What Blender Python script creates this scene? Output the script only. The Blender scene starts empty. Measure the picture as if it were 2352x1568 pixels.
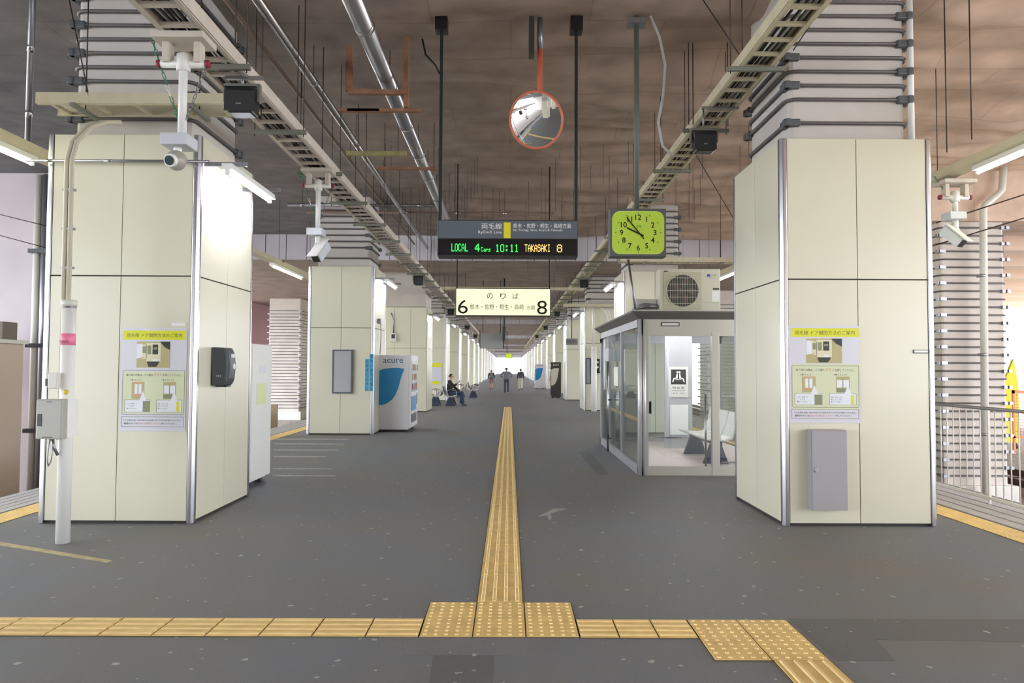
import bpy, bmesh, math, random
from mathutils import Vector, Matrix, noise
R = math.radians
random.seed(7)
scn = bpy.context.scene
COL = scn.collection

# ------------------------------------------------------------------ camera
FPX, CAMH = 1640.0, 1.54
cam_d = bpy.data.cameras.new('camera'); cam = bpy.data.objects.new('camera', cam_d); COL.objects.link(cam)
cam_d.sensor_width = 36.0; cam_d.lens = 36.0*FPX/2352.0; cam_d.clip_end = 600; cam_d.clip_start = .05
CM = (Matrix.Translation((0, 0, CAMH)) @ Matrix.Rotation(R(-0.21), 4, 'Z') @
      Matrix.Rotation(R(90)+math.atan(60/FPX), 4, 'X') @ Matrix.Rotation(R(0.26), 4, 'Z'))
cam.matrix_world = CM
scn.camera = cam
def ray(px, py):
    return (CM.to_3x3() @ Vector(((px-1176)/FPX, -(py-784)/FPX, -1))).normalized()
def at(px, py, Y):                       # point of the place seen at a pixel, on the plane y = Y
    d = ray(px, py); t = Y/d.y
    return Vector((d.x*t, Y, CAMH+d.z*t))
def onfloor(px, py, z=0.0):              # point of the floor seen at a pixel
    d = ray(px, py); t = (z-CAMH)/d.z
    return Vector((d.x*t, d.y*t, z))
def pix(p):
    q = CM.inverted() @ Vector(p); return (1176+FPX*q.x/-q.z, 784-FPX*q.y/-q.z)

# ------------------------------------------------------------------ sky, sun, exposure
world = bpy.data.worlds.new('sky'); scn.world = world; world.use_nodes = True
wn = world.node_tree; wb = wn.nodes['Background']
wb.inputs['Color'].default_value = (0.90, 0.95, 1.03, 1); wb.inputs['Strength'].default_value = 7.0
sun_d = bpy.data.lights.new('sun', 'SUN'); sun_d.energy = 9.0; sun_d.angle = R(3); sun_d.color = (1, .95, .86)
sun = bpy.data.objects.new('sun', sun_d); COL.objects.link(sun); sun.rotation_euler = (R(8), R(50), 0)
scn.view_settings.view_transform = 'Standard'; scn.view_settings.look = 'None'
scn.view_settings.exposure = 0.35; scn.view_settings.gamma = 1.0
try: scn.view_settings.use_curve_mapping = False
except Exception: pass
TUBE_STRENGTH = 32.0
try:
    scn.cycles.max_bounces = 8; scn.cycles.diffuse_bounces = 4; scn.cycles.glossy_bounces = 4
    scn.cycles.transparent_max_bounces = 12; scn.cycles.sample_clamp_indirect = 8
    scn.cycles.use_denoising = True
except Exception: pass

# ------------------------------------------------------------------ materials
def lin(c):
    return tuple(((v/255)/12.92 if v/255 <= .04045 else ((v/255+.055)/1.055)**2.4) for v in c)
MATS = {}
def mat(name, rgb, rough=.5, metal=0.0, noise_scale=None, amt=.12, bump=0.0, emit=None, estr=1.0, spec=None, coords='Object'):
    if name in MATS: return MATS[name]
    m = bpy.data.materials.new(name); m.use_nodes = True; nt = m.node_tree; b = nt.nodes['Principled BSDF']
    c = lin(rgb)
    b.inputs['Base Color'].default_value = (*c, 1); b.inputs['Roughness'].default_value = rough
    b.inputs['Metallic'].default_value = metal
    if spec is not None: b.inputs['Specular IOR Level'].default_value = spec
    if emit:
        b.inputs['Emission Color'].default_value = (*lin(emit), 1); b.inputs['Emission Strength'].default_value = estr
    if noise_scale:
        tc = nt.nodes.new('ShaderNodeTexCoord'); nz = nt.nodes.new('ShaderNodeTexNoise')
        nz.inputs['Scale'].default_value = noise_scale; nz.inputs['Detail'].default_value = 6
        nt.links.new(tc.outputs[coords], nz.inputs['Vector'])
        rp = nt.nodes.new('ShaderNodeValToRGB')
        rp.color_ramp.elements[0].position = .3; rp.color_ramp.elements[1].position = .7
        rp.color_ramp.elements[0].color = (*[max(0, v*(1-amt)) for v in c], 1)
        rp.color_ramp.elements[1].color = (*[min(1, v*(1+amt)) for v in c], 1)
        nt.links.new(nz.outputs['Fac'], rp.inputs['Fac']); nt.links.new(rp.outputs['Color'], b.inputs['Base Color'])
        if bump:
            bp = nt.nodes.new('ShaderNodeBump'); bp.inputs['Strength'].default_value = bump; bp.inputs['Distance'].default_value = .02
            nt.links.new(nz.outputs['Fac'], bp.inputs['Height']); nt.links.new(bp.outputs['Normal'], b.inputs['Normal'])
    MATS[name] = m; return m
def glass_mat(name, tint, refl=.08, density=1.0):
    m = bpy.data.materials.new(name); m.use_nodes = True; nt = m.node_tree; nt.nodes.clear()
    out = nt.nodes.new('ShaderNodeOutputMaterial'); mix = nt.nodes.new('ShaderNodeMixShader')
    t = nt.nodes.new('ShaderNodeBsdfTransparent'); g = nt.nodes.new('ShaderNodeBsdfGlossy'); lw = nt.nodes.new('ShaderNodeLayerWeight')
    t.inputs['Color'].default_value = (*tint, 1); g.inputs['Roughness'].default_value = .02
    lw.inputs['Blend'].default_value = .35
    mp = nt.nodes.new('ShaderNodeMapRange'); mp.inputs['To Min'].default_value = refl; mp.inputs['To Max'].default_value = .75
    nt.links.new(lw.outputs['Fresnel'], mp.inputs['Value']); nt.links.new(mp.outputs['Result'], mix.inputs['Fac'])
    nt.links.new(t.outputs[0], mix.inputs[1]); nt.links.new(g.outputs[0], mix.inputs[2]); nt.links.new(mix.outputs[0], out.inputs['Surface'])
    return m
def asphalt(name, rgb, stain=(112, 104, 92)):
    m = bpy.data.materials.new(name); m.use_nodes = True; nt = m.node_tree; b = nt.nodes['Principled BSDF']
    tc = nt.nodes.new('ShaderNodeTexCoord')
    def nz(scale, det, rough=.6):
        n = nt.nodes.new('ShaderNodeTexNoise'); n.inputs['Scale'].default_value = scale; n.inputs['Detail'].default_value = det
        n.inputs['Roughness'].default_value = rough; nt.links.new(tc.outputs['Object'], n.inputs['Vector']); return n
    def ramp(src, p0, c0, p1, c1):
        r = nt.nodes.new('ShaderNodeValToRGB'); e = r.color_ramp.elements
        e[0].position = p0; e[0].color = (*c0, 1); e[1].position = p1; e[1].color = (*c1, 1)
        nt.links.new(src, r.inputs['Fac']); return r
    def mixc(kind, f, a, b_):
        x = nt.nodes.new('ShaderNodeMix'); x.data_type = 'RGBA'; x.blend_type = kind
        if isinstance(f, float): x.inputs[0].default_value = f
        else: nt.links.new(f, x.inputs[0])
        for sock, v in ((6, a), (7, b_)):
            if isinstance(v, tuple): x.inputs[sock].default_value = (*v, 1)
            else: nt.links.new(v, x.inputs[sock])
        return x.outputs[2]
    big = nz(.55, 6); grain = nz(160, 3, .7); fine = nz(45, 2)
    c = lin(rgb); s = lin(stain)
    base = ramp(big.outputs['Fac'], .42, c, .68, s)
    g = ramp(grain.outputs['Fac'], .3, (.78,)*3, .75, (1.25,)*3)
    o = mixc('MULTIPLY', 1.0, base.outputs['Color'], g.outputs['Color'])
    sp = nz(14, 1, .4); spk = ramp(sp.outputs['Fac'], .73, (0, 0, 0), .75, (1, 1, 1))
    o = mixc('MIX', spk.outputs['Color'], o, lin((176, 174, 168)))
    nt.links.new(o, b.inputs['Base Color'])
    b.inputs['Roughness'].default_value = .62; b.inputs['Specular IOR Level'].default_value = .35
    bp = nt.nodes.new('ShaderNodeBump'); bp.inputs['Strength'].default_value = .25; bp.inputs['Distance'].default_value = .004
    nt.links.new(grain.outputs['Fac'], bp.inputs['Height']); nt.links.new(bp.outputs['Normal'], b.inputs['Normal'])
    return m
M_floor = asphalt('asphalt', (119, 121, 126), (125, 120, 113))
M_patch = asphalt('asphalt_dark', (104, 104, 106), (110, 108, 104))
M_patch2 = asphalt('asphalt_mid', (121, 121, 124), (126, 124, 120))
M_panel = mat('cream_enamel', (214, 211, 189), .26, noise_scale=.8, amt=.03)
M_backing = mat('dark_gap', (58, 54, 50), .7)
M_steel = mat('stainless', (196, 196, 202), .24, 1.0)
M_steel_d = mat('dull_steel', (150, 150, 155), .4, .8)
M_conc = mat('painted_concrete', (196, 190, 184), .7, noise_scale=2.5, amt=.05)
M_conc2 = mat('raw_concrete', (206, 197, 189), .8, noise_scale=1.5, amt=.12, bump=.2)
M_band = mat('band_grey', (98, 95, 95), .5, .3)
M_coupler = mat('coupler_grey', (84, 88, 92), .5, .2)
M_black = mat('black_plastic', (22, 22, 24), .35)
M_dark = mat('dark_grey', (52, 54, 58), .45)
M_rod = mat('rod_brown', (60, 48, 42), .6, .3)
M_ladder_l = mat('tray_grey_cream', (200, 190, 178), .5, noise_scale=5, amt=.08)
M_ladder_r = mat('tray_cream', (196, 188, 160), .5, noise_scale=5, amt=.08)
M_hanger = mat('hanger_green_grey', (120, 122, 112), .5, .3)
M_white = mat('white_paint', (232, 232, 228), .4)
M_offw = mat('off_white', (216, 214, 206), .45)
M_yel = mat('tactile_yellow', (238, 204, 130), .6, noise_scale=6, amt=.12, bump=.1)
M_yel_d = mat('tactile_top', (244, 214, 150), .55, noise_scale=9, amt=.1)
M_tube = mat('tube_light', (255, 255, 255), .4, emit=(255, 252, 205), estr=TUBE_STRENGTH)
M_tube2 = mat('tube_light_cool', (255, 255, 255), .4, emit=(238, 242, 255), estr=TUBE_STRENGTH*4.0)
M_lamp = mat('lamp_housing', (232, 232, 230), .4)
M_green = mat('chain_green', (40, 130, 95), .5)
M_red = mat('cap_red', (130, 35, 50), .5)
M_pink = mat('tape_pink', (240, 130, 160), .6)

# ------------------------------------------------------------------ mesh builder
class MB:
    def __init__(s): s.v = []; s.f = []; s.mi = []; s.sm = []; s.m = 0
    def add(s, vs, fs, smooth=False):
        n = len(s.v); s.v += [tuple(v) for v in vs]
        for f in fs: s.f.append([i+n for i in f]); s.mi.append(s.m); s.sm.append(smooth)
    def box(s, x0, x1, y0, y1, z0, z1, T=None):
        vs = [Vector((x, y, z)) for z in (z0, z1) for y in (y0, y1) for x in (x0, x1)]
        if T is not None: vs = [T @ v for v in vs]
        s.add(vs, [(0, 2, 3, 1), (4, 5, 7, 6), (0, 1, 5, 4), (2, 6, 7, 3), (0, 4, 6, 2), (1, 3, 7, 5)]); return s
    def cbox(s, c, d, T=None):
        return s.box(c[0]-d[0]/2, c[0]+d[0]/2, c[1]-d[1]/2, c[1]+d[1]/2, c[2]-d[2]/2, c[2]+d[2]/2, T)
    def tube(s, pts, r, n=8, closed=False, caps=True):
        pts = [Vector(p) for p in pts]; k = len(pts); rs = r if isinstance(r, (list, tuple)) else [r]*k
        rings = []; up = None
        for i in range(k):
            if closed: t = (pts[(i+1) % k]-pts[i-1])
            else: t = (pts[min(i+1, k-1)]-pts[max(i-1, 0)])
            t.normalize()
            if up is None: up = Vector((0, 0, 1)) if abs(t.z) < .9 else Vector((1, 0, 0))
            a = t.cross(up)
            if a.length < 1e-5: a = t.cross(Vector((.3, 1, .2)))
            a.normalize(); b = a.cross(t).normalized(); up = b
            rings.append([pts[i]+a*math.cos(2*math.pi*j/n)*rs[i]+b*math.sin(2*math.pi*j/n)*rs[i] for j in range(n)])
        vs = [v for rg in rings for v in rg]; fs = []
        for i in range(k if closed else k-1):
            i2 = (i+1) % k
            for j in range(n): fs.append((i*n+j, i*n+(j+1) % n, i2*n+(j+1) % n, i2*n+j))
        s.add(vs, fs, True)
        if caps and not closed:
            m = len(s.v)-k*n
            s.f.append([m+j for j in range(n)][::-1]); s.mi.append(s.m); s.sm.append(False)
            s.f.append([m+(k-1)*n+j for j in range(n)]); s.mi.append(s.m); s.sm.append(False)
        return s
    def cyl(s, a, b, r, n=12, r2=None): return s.tube([a, b], [r, r if r2 is None else r2], n)
    def disc(s, c, r, ax='y', n=32, rx=None):
        c = Vector(c); vs = []
        for j in range(n):
            t = 2*math.pi*j/n; u, w = (rx or r)*math.cos(t), r*math.sin(t)
            vs.append(c+Vector((u, 0, w)) if ax == 'y' else (c+Vector((0, u, w)) if ax == 'x' else c+Vector((u, w, 0))))
        s.add(vs, [tuple(range(n))]); return s
    def sphere(s, c, r, n=12, k=8, sc=(1, 1, 1)):
        c = Vector(c); vs = []; fs = []
        for i in range(k+1):
            p = math.pi*i/k
            for j in range(n):
                t = 2*math.pi*j/n
                vs.append(c+Vector((r*sc[0]*math.sin(p)*math.cos(t), r*sc[1]*math.sin(p)*math.sin(t), r*sc[2]*math.cos(p))))
        for i in range(k):
            for j in range(n): fs.append((i*n+j, (i+1)*n+j, (i+1)*n+(j+1) % n, i*n+(j+1) % n))
        s.add(vs, fs, True); return s
    def prism(s, poly, d0, d1, ax='y'):          # polygon in the other two axes, extruded along ax
        def P(u, w, d): return (u, d, w) if ax == 'y' else ((d, u, w) if ax == 'x' else (u, w, d))
        n = len(poly); vs = [P(u, w, d0) for u, w in poly]+[P(u, w, d1) for u, w in poly]
        fs = [tuple(range(n)), tuple(range(2*n-1, n-1, -1))]+[(j, j+n, (j+1) % n+n, (j+1) % n) for j in range(n)]
        s.add(vs, fs); return s
    def mesh(s, name, mats):
        me = bpy.data.meshes.new(name); me.from_pydata(s.v, [], s.f)
        for m in (mats if isinstance(mats, (list, tuple)) else [mats]): me.materials.append(m)
        me.polygons.foreach_set('material_index', s.mi); me.polygons.foreach_set('use_smooth', s.sm)
        bm = bmesh.new(); bm.from_mesh(me); bmesh.ops.recalc_face_normals(bm, faces=bm.faces); bm.to_mesh(me); bm.free()
        return me
    def build(s, name, mats, parent=None, bevel=0, loc=None, rz=0, seg=2):
        return link(name, s.mesh(name, mats), parent, bevel, loc, rz, seg)
def link(name, me, parent=None, bevel=0, loc=None, rz=0, seg=2):
    o = bpy.data.objects.new(name, me); COL.objects.link(o)
    if parent is not None: o.parent = parent
    if loc is not None: o.location = loc
    if rz: o.rotation_euler.z = rz
    if bevel:
        b = o.modifiers.new('bevel', 'BEVEL'); b.width = bevel; b.segments = seg; b.limit_method = 'ANGLE'
    return o
def tag(o, label=None, cat=None, group=None, kind=None):
    if label: o['label'] = label
    if cat: o['category'] = cat
    if group: o['group'] = group
    if kind: o['kind'] = kind
    return o
def thing(name, loc, label, cat, group=None, rz=0):
    o = bpy.data.objects.new(name, None); COL.objects.link(o); o.location = loc; o.rotation_euler.z = rz
    o.empty_display_size = .1
    return tag(o, label, cat, group)
def copy_tree(o, parent=None):
    c = o.copy(); COL.objects.link(c); c.parent = parent
    for ch in o.children: copy_tree(ch, c)
    return c
def dup(o, loc, label, rz=None, group=None):
    c = copy_tree(o); c.location = loc; c['label'] = label
    if rz is not None: c.rotation_euler.z = rz
    if group: c['group'] = group
    return c
def struct(name, mb, m, bevel=0):
    return tag(mb.build(name, m, None, bevel), kind='structure')
def rrect(w, h, r, n=5, cx=0, cz=0):
    pts = []
    for (sx, sz, a0) in ((1, 1, 0), (-1, 1, 90), (-1, -1, 180), (1, -1, 270)):
        for i in range(n+1):
            a = R(a0+90*i/n); pts.append((cx+sx*(w/2-r)+r*math.cos(a), cz+sz*(h/2-r)+r*math.sin(a)))
    return pts
TXT = []
_font = None
def text_mesh(s, w=None, h=None, bold=0):
    """flat lettering in local x/z facing -y, centred, fitted to width w and/or height h"""
    cu = bpy.data.curves.new('t', 'FONT'); cu.body = s; cu.size = 1; cu.resolution_u = 3; cu.offset = bold
    o = bpy.data.objects.new('t', cu); COL.objects.link(o)
    dg = bpy.context.evaluated_depsgraph_get(); me = bpy.data.meshes.new_from_object(o.evaluated_get(dg))
    bpy.data.objects.remove(o); bpy.data.curves.remove(cu)
    xs = [v.co.x for v in me.vertices]; ys = [v.co.y for v in me.vertices]
    if not xs: return [], []
    x0, x1, y0, y1 = min(xs), max(xs), min(ys), max(ys)
    sy = (h/(y1-y0)) if h else None; sx = (w/(x1-x0)) if w else sy
    if sy is None: sy = sx
    vs = [((v.co.x-(x0+x1)/2)*sx, 0, (v.co.y-(y0+y1)/2)*sy) for v in me.vertices]
    fs = [tuple(p.vertices) for p in me.polygons]
    bpy.data.meshes.remove(me)
    return vs, fs
def put_text(mb, s, x, y, z, w=None, h=None, bold=0):
    vs, fs = text_mesh(s, w, h, bold); mb.add([(a+x, y, c+z) for a, b, c in vs], fs)
ORD = ['nearest', 'second', 'third', 'fourth', 'fifth', 'sixth', 'seventh', 'eighth', 'ninth', 'tenth', 'eleventh', 'twelfth',
       'thirteenth', 'fourteenth', 'fifteenth', 'sixteenth', 'seventeenth', 'eighteenth', 'nineteenth', 'twentieth']
def nth(i): return ORD[i] if i < len(ORD) else 'far off'

# ------------------------------------------------------------------ platform, tracks, ground
PX = 5.93; YB, YE = -14.0, 195.0
mb = MB(); mb.box(-PX, PX, YB, YE, -.25, 0); struct('floor', mb, M_floor)
M_wallp = mat('platform_side', (120, 116, 112), .8, noise_scale=2, amt=.15)
mb = MB(); mb.box(-PX+.25, PX-.25, YB, YE, -1.1, -.25); struct('platform_base', mb, M_wallp)
M_ballast = mat('ballast', (150, 142, 134), .9, noise_scale=9, amt=.55, bump=1.0)
M_ground = mat('ground_pale', (196, 190, 182), .9, noise_scale=1, amt=.1)
mb = MB(); mb.box(-60, -PX+.25, YB, 220, -1.3, -1.1); mb.m = 0
mb.box(PX-.25, 60, YB, 220, -1.3, -1.1); mb.m = 1; mb.box(-60, 60, 220, 300, -1.3, -1.1); mb.box(-PX+.25, PX-.25, YE, 220, -1.3, -1.1)
struct('track_bed', mb, [M_ballast, M_ground])
M_edge = mat('edge_slab', (186, 184, 186), .7, noise_scale=4, amt=.08)
for sx in (-1, 1):
    mb = MB()
    for k in range(5):                                     # ribbed non-slip edge slabs
        x0 = (4.93+k*.19) if sx > 0 else (5.3+k*.124); wd_ = .155 if sx > 0 else .1
        mb.box(min(sx*x0, sx*(x0+wd_)), max(sx*x0, sx*(x0+wd_)), YB, YE, 0, .008)
    mb.m = 1; e0 = 4.9 if sx > 0 else 5.28; mb.box(min(sx*e0, sx*5.92), max(sx*e0, sx*5.92), YB, YE, 0, .003)
    tag(mb.build('edge_paving', [M_edge, mat('edge_groove', (128, 126, 126), .8)]),
        'pale ribbed non-slip slabs along the %s edge of the platform' % ('left' if sx < 0 else 'right'), 'edge paving')
M_rail = mat('rail_rust', (92, 66, 58), .6, .4)
M_sleep = mat('sleeper', (120, 104, 96), .8)
for sx in (-1, 1):
    for kk, cx in enumerate((7.35, 11.6)):
        if sx < 0 and kk: continue
        rt = thing('railway_track', (sx*cx, 0, -1.1), 'rusty rails on sleepers %s' % (
            'below the left platform edge' if sx < 0 else ('just below the fenced right platform edge', 'on the far side of the right concrete columns')[kk]), 'railway track')
        for dx in (-.534, .534):
            m = MB(); m.box(dx-.03, dx+.03, YB, 200, .16, .27); m.box(dx-.065, dx+.065, YB, 200, .12, .135); m.box(dx-.01, dx+.01, YB, 200, .13, .17)
            m.build('rail', M_rail, rt)
        sm = MB(); sm.box(-1.05, 1.05, -.11, .11, 0, .12); sme = sm.mesh('sleeper', M_sleep)
        for j in range(70): link('sleeper', sme, rt, loc=(0, 3+j*.6, 0))

# ------------------------------------------------------------------ tactile paving
def tactile(name, label, tiles, x0, x1, y0, y1, nx, ny, kind, axis='y'):
    """block of nx x ny tiles: kind 'bar' or 'dot'"""
    rt = thing(name, ((x0+x1)/2, (y0+y1)/2, 0), label, 'tactile paving')
    W, D = (x1-x0)/nx, (y1-y0)/ny; a = MB(); b = MB(); g = .004
    for i in range(nx):
        for j in range(ny):
            cx = -(x1-x0)/2+(i+.5)*W; cy = -(y1-y0)/2+(j+.5)*D
            a.box(cx-W/2+g, cx+W/2-g, cy-D/2+g, cy+D/2-g, .0, .006)
            if kind == 'bar':
                for q in range(4):
                    if axis == 'y':
                        u = cx-W/2+(q+.5)*W/4; lo, hi, t = cy-D/2+.008, cy+D/2-.008, .0135
                        b.add([(u-t, lo, .006), (u+t, lo, .006), (u+t, hi, .006), (u-t, hi, .006), (u-t*.6, lo+.006, .012), (u+t*.6, lo+.006, .012), (u+t*.6, hi-.006, .012), (u-t*.6, hi-.006, .012)],
                              [(0, 1, 5, 4), (1, 2, 6, 5), (2, 3, 7, 6), (3, 0, 4, 7), (4, 5, 6, 7)])
                    else:
                        u = cy-D/2+(q+.5)*D/4; lo, hi, t = cx-W/2+.008, cx+W/2-.008, .0135
                        b.add([(lo, u-t, .006), (hi, u-t, .006), (hi, u+t, .006), (lo, u+t, .006), (lo+.006, u-t*.6, .012), (hi-.006, u-t*.6, .012), (hi-.006, u+t*.6, .012), (lo+.006, u+t*.6, .012)],
                              [(0, 1, 5, 4), (1, 2, 6, 5), (2, 3, 7, 6), (3, 0, 4, 7), (4, 5, 6, 7)])
            else:
                for p in range(5):
                    for q in range(5):
                        u = cx-W/2+(p+.5)*W/5; w = cy-D/2+(q+.5)*D/5; n = 8; vs = []
                        for rr, zz in ((.0115, .006), (.008, .011)):
                            vs += [(u+rr*math.cos(2*math.pi*k/n), w+rr*math.sin(2*math.pi*k/n), zz) for k in range(n)]
                        b.add(vs, [(k, (k+1) % n, n+(k+1) % n, n+k) for k in range(n)]+[tuple(range(n, 2*n))])
    n = len(a.v); a.v += b.v; a.f += [[i+n for i in f] for f in b.f]; a.mi += [1]*len(b.f); a.sm += b.sm
    a.build('tiles', [M_yel, M_yel_d], rt)
    f = MB(); f.box(-(x1-x0)/2-.004, (x1-x0)/2+.004, -(y1-y0)/2-.004, (y1-y0)/2+.004, 0, .0025); f.build('bedding', mat('tactile_joint', (92, 80, 60), .8), rt)
tactile('tactile_strip', 'long yellow guiding strip of bar tiles running down the middle of the platform', 0, -.205, .098, 4.74, 27.8, 1, 77, 'bar')
tactile('tactile_block', 'yellow dotted tile block where the middle strip meets the cross strip', 0, -.51, .41, 4.135, 4.735, 3, 2, 'dot')
tactile('tactile_strip', 'yellow guiding strip of bar tiles running to the left edge of the foreground', 0, -.51-14*.305, -.512, 4.135, 4.43, 14, 1, 'bar', 'x')
tactile('tactile_strip', 'short yellow guiding strip of bar tiles between the two dotted blocks', 0, .412, 1.09, 4.13, 4.425, 3, 1, 'bar', 'x')
tactile('tactile_block', 'yellow dotted tile block at the right corner of the foreground path', 0, 1.092, 1.70, 3.82, 4.425, 2, 2, 'dot')
tactile('tactile_strip', 'yellow bar tile strip leaving the corner block towards the viewer at lower right', 0, 1.40, 1.70, 3.82-6*.305, 3.818, 1, 6, 'bar')
for sx in (-1, 1):
    lo, hi = (4.57, 4.88) if sx > 0 else (-5.26, -4.95)
    tactile('tactile_strip', 'yellow dotted warning strip along the %s platform edge' % ('left' if sx < 0 else 'right'), 0, lo, hi, 3.0, 33.0, 1, 100, 'dot')
# old paving patches, flush with the asphalt
def slab(name, label, m, poly, h=.0015):
    f = MB(); f.prism(poly, 0, h, 'z'); return tag(f.build(name, m), label, 'floor marking' if 'line' in name else 'paving patch')
def fl(px, py): p = onfloor(px, py); return (p.x, p.y)
slab('asphalt_patch', 'dark square-edged asphalt patch beside the right corner block of tactile tiles', M_patch,
     [(1.74, 4.46), (4.6, 4.46), (4.6, 4.05), (2.1, 4.12), (2.05, 3.83), (1.74, 3.83)])
slab('asphalt_patch', 'low rectangular asphalt patch in front of the central dotted block', M_patch2,
     [fl(870, 1461), fl(1260, 1461), fl(1262, 1503), fl(992, 1504), fl(880, 1503)])
slab('asphalt_patch', 'asphalt patch at the bottom edge left of centre', M_patch, [fl(995, 1505), fl(1135, 1505), fl(1130, 1600), fl(980, 1600)])
slab('asphalt_patch', 'narrow dark strip beside the waiting room wall', M_patch, [fl(1328, 1038), fl(1352, 1036), fl(1399, 1088), fl(1372, 1092)])  # narrow strip in the darker asphalt tone
M_fyel = mat('faded_yellow', (188, 172, 128), .8, noise_scale=12, amt=.2)
M_fwhite = mat('faded_white', (168, 168, 166), .8, noise_scale=14, amt=.3)
slab('painted_line', 'faded yellow diagonal line on the floor at the lower left', M_fyel, [fl(-30, 1240), fl(0, 1244), fl(258, 1287), fl(246, 1292), fl(0, 1252), (-5.0, 6.0)])
for i, (x0, x1, y) in enumerate(((628, 800, 1008), (628, 790, 1019), (628, 775, 1033), (628, 750, 1048), (626, 763, 1076), (626, 770, 1092))):
    slab('painted_line', 'thin faded white queue line on the floor, %s of six counted towards the viewer' % ('farthest', 'second', 'third', 'fourth', 'fifth', 'closest')[i], M_fwhite,
         [fl(x0, y-1.5), fl(x1, y-.5), fl(x1, y+1.2), fl(x0, y+1.2)])
slab('painted_line', 'worn white scuff mark on the asphalt right of the middle strip', M_fwhite, [fl(1236, 1186), fl(1272, 1168), fl(1302, 1168), fl(1262, 1180), fl(1268, 1186), fl(1262, 1196), fl(1256, 1184)])
# ------------------------------------------------------------------ ceiling
CZ = 5.5
def ceiling_mat():
    m = bpy.data.materials.new('ceiling_sheet'); m.use_nodes = True; nt = m.node_tree; b = nt.nodes['Principled BSDF']
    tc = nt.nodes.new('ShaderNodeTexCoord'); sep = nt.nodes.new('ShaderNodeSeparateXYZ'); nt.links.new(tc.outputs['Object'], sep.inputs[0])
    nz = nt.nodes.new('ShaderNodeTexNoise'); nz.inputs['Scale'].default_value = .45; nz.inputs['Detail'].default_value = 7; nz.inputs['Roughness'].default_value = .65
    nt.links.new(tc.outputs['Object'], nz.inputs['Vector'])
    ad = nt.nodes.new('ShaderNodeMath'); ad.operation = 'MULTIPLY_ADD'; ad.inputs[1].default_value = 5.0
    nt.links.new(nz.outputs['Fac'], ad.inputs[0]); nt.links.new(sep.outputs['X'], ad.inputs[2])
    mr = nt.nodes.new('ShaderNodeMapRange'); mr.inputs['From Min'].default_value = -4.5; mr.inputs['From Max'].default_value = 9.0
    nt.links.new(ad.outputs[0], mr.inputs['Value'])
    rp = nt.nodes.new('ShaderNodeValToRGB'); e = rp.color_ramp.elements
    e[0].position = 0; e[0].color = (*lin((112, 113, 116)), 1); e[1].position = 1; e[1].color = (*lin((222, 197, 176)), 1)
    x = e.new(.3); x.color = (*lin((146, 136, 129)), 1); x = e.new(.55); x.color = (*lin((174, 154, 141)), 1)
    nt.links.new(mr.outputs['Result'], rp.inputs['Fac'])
    # sheet seams across, and stains
    n2 = nt.nodes.new('ShaderNodeTexNoise'); n2.inputs['Scale'].default_value = 2.2; n2.inputs['Detail'].default_value = 8
    mp = nt.nodes.new('ShaderNodeMapping'); mp.inputs['Scale'].default_value = (.8, 1.1, 1); nt.links.new(tc.outputs['Object'], mp.inputs['Vector']); nt.links.new(mp.outputs[0], n2.inputs['Vector'])
    r2 = nt.nodes.new('ShaderNodeValToRGB'); r2.color_ramp.elements[0].position = .3; r2.color_ramp.elements[0].color = (.68, .68, .68, 1)
    r2.color_ramp.elements[1].position = .7; r2.color_ramp.elements[1].color = (1.08, 1.06, 1.05, 1); nt.links.new(n2.outputs['Fac'], r2.inputs['Fac'])
    mx = nt.nodes.new('ShaderNodeMix'); mx.data_type = 'RGBA'; mx.blend_type = 'MULTIPLY'; mx.inputs[0].default_value = 1
    nt.links.new(rp.outputs[0], mx.inputs[6]); nt.links.new(r2.outputs[0], mx.inputs[7])
    br = nt.nodes.new('ShaderNodeTexBrick'); br.inputs['Scale'].default_value = 1; br.inputs['Brick Width'].default_value = 1.8; br.inputs['Row Height'].default_value = .9
    br.inputs['Mortar Size'].default_value = .012; br.inputs['Color1'].default_value = (1, 1, 1, 1); br.inputs['Color2'].default_value = (.93, .93, .93, 1); br.inputs['Mortar'].default_value = (.5, .48, .46, 1)
    nt.links.new(tc.outputs['Object'], br.inputs['Vector'])
    my = nt.nodes.new('ShaderNodeMix'); my.data_type = 'RGBA'; my.blend_type = 'MULTIPLY'; my.inputs[0].default_value = .35
    nt.links.new(mx.outputs[2], my.inputs[6]); nt.links.new(br.outputs[0], my.inputs[7])
    nt.links.new(my.outputs[2], b.inputs['Base Color']); b.inputs['Roughness'].default_value = .9
    bp = nt.nodes.new('ShaderNodeBump'); bp.inputs['Strength'].default_value = .25; bp.inputs['Distance'].default_value = .03
    nt.links.new(n2.outputs['Fac'], bp.inputs['Height']); nt.links.new(bp.outputs['Normal'], b.inputs['Normal'])
    return m
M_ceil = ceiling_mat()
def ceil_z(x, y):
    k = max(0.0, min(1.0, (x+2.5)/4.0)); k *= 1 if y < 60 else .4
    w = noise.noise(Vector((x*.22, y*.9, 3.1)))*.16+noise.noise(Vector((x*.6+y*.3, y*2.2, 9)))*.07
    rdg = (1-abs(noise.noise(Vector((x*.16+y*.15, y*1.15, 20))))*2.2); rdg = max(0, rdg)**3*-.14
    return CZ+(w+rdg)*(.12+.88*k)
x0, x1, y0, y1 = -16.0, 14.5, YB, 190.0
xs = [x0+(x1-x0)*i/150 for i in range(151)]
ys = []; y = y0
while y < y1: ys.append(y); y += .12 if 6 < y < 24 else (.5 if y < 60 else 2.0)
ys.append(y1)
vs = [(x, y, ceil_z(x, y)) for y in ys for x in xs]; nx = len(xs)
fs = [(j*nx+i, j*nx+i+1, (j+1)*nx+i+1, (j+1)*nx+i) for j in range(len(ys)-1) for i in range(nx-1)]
cm = MB(); cm.add(vs, fs, True); n0 = len(cm.v)
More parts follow.
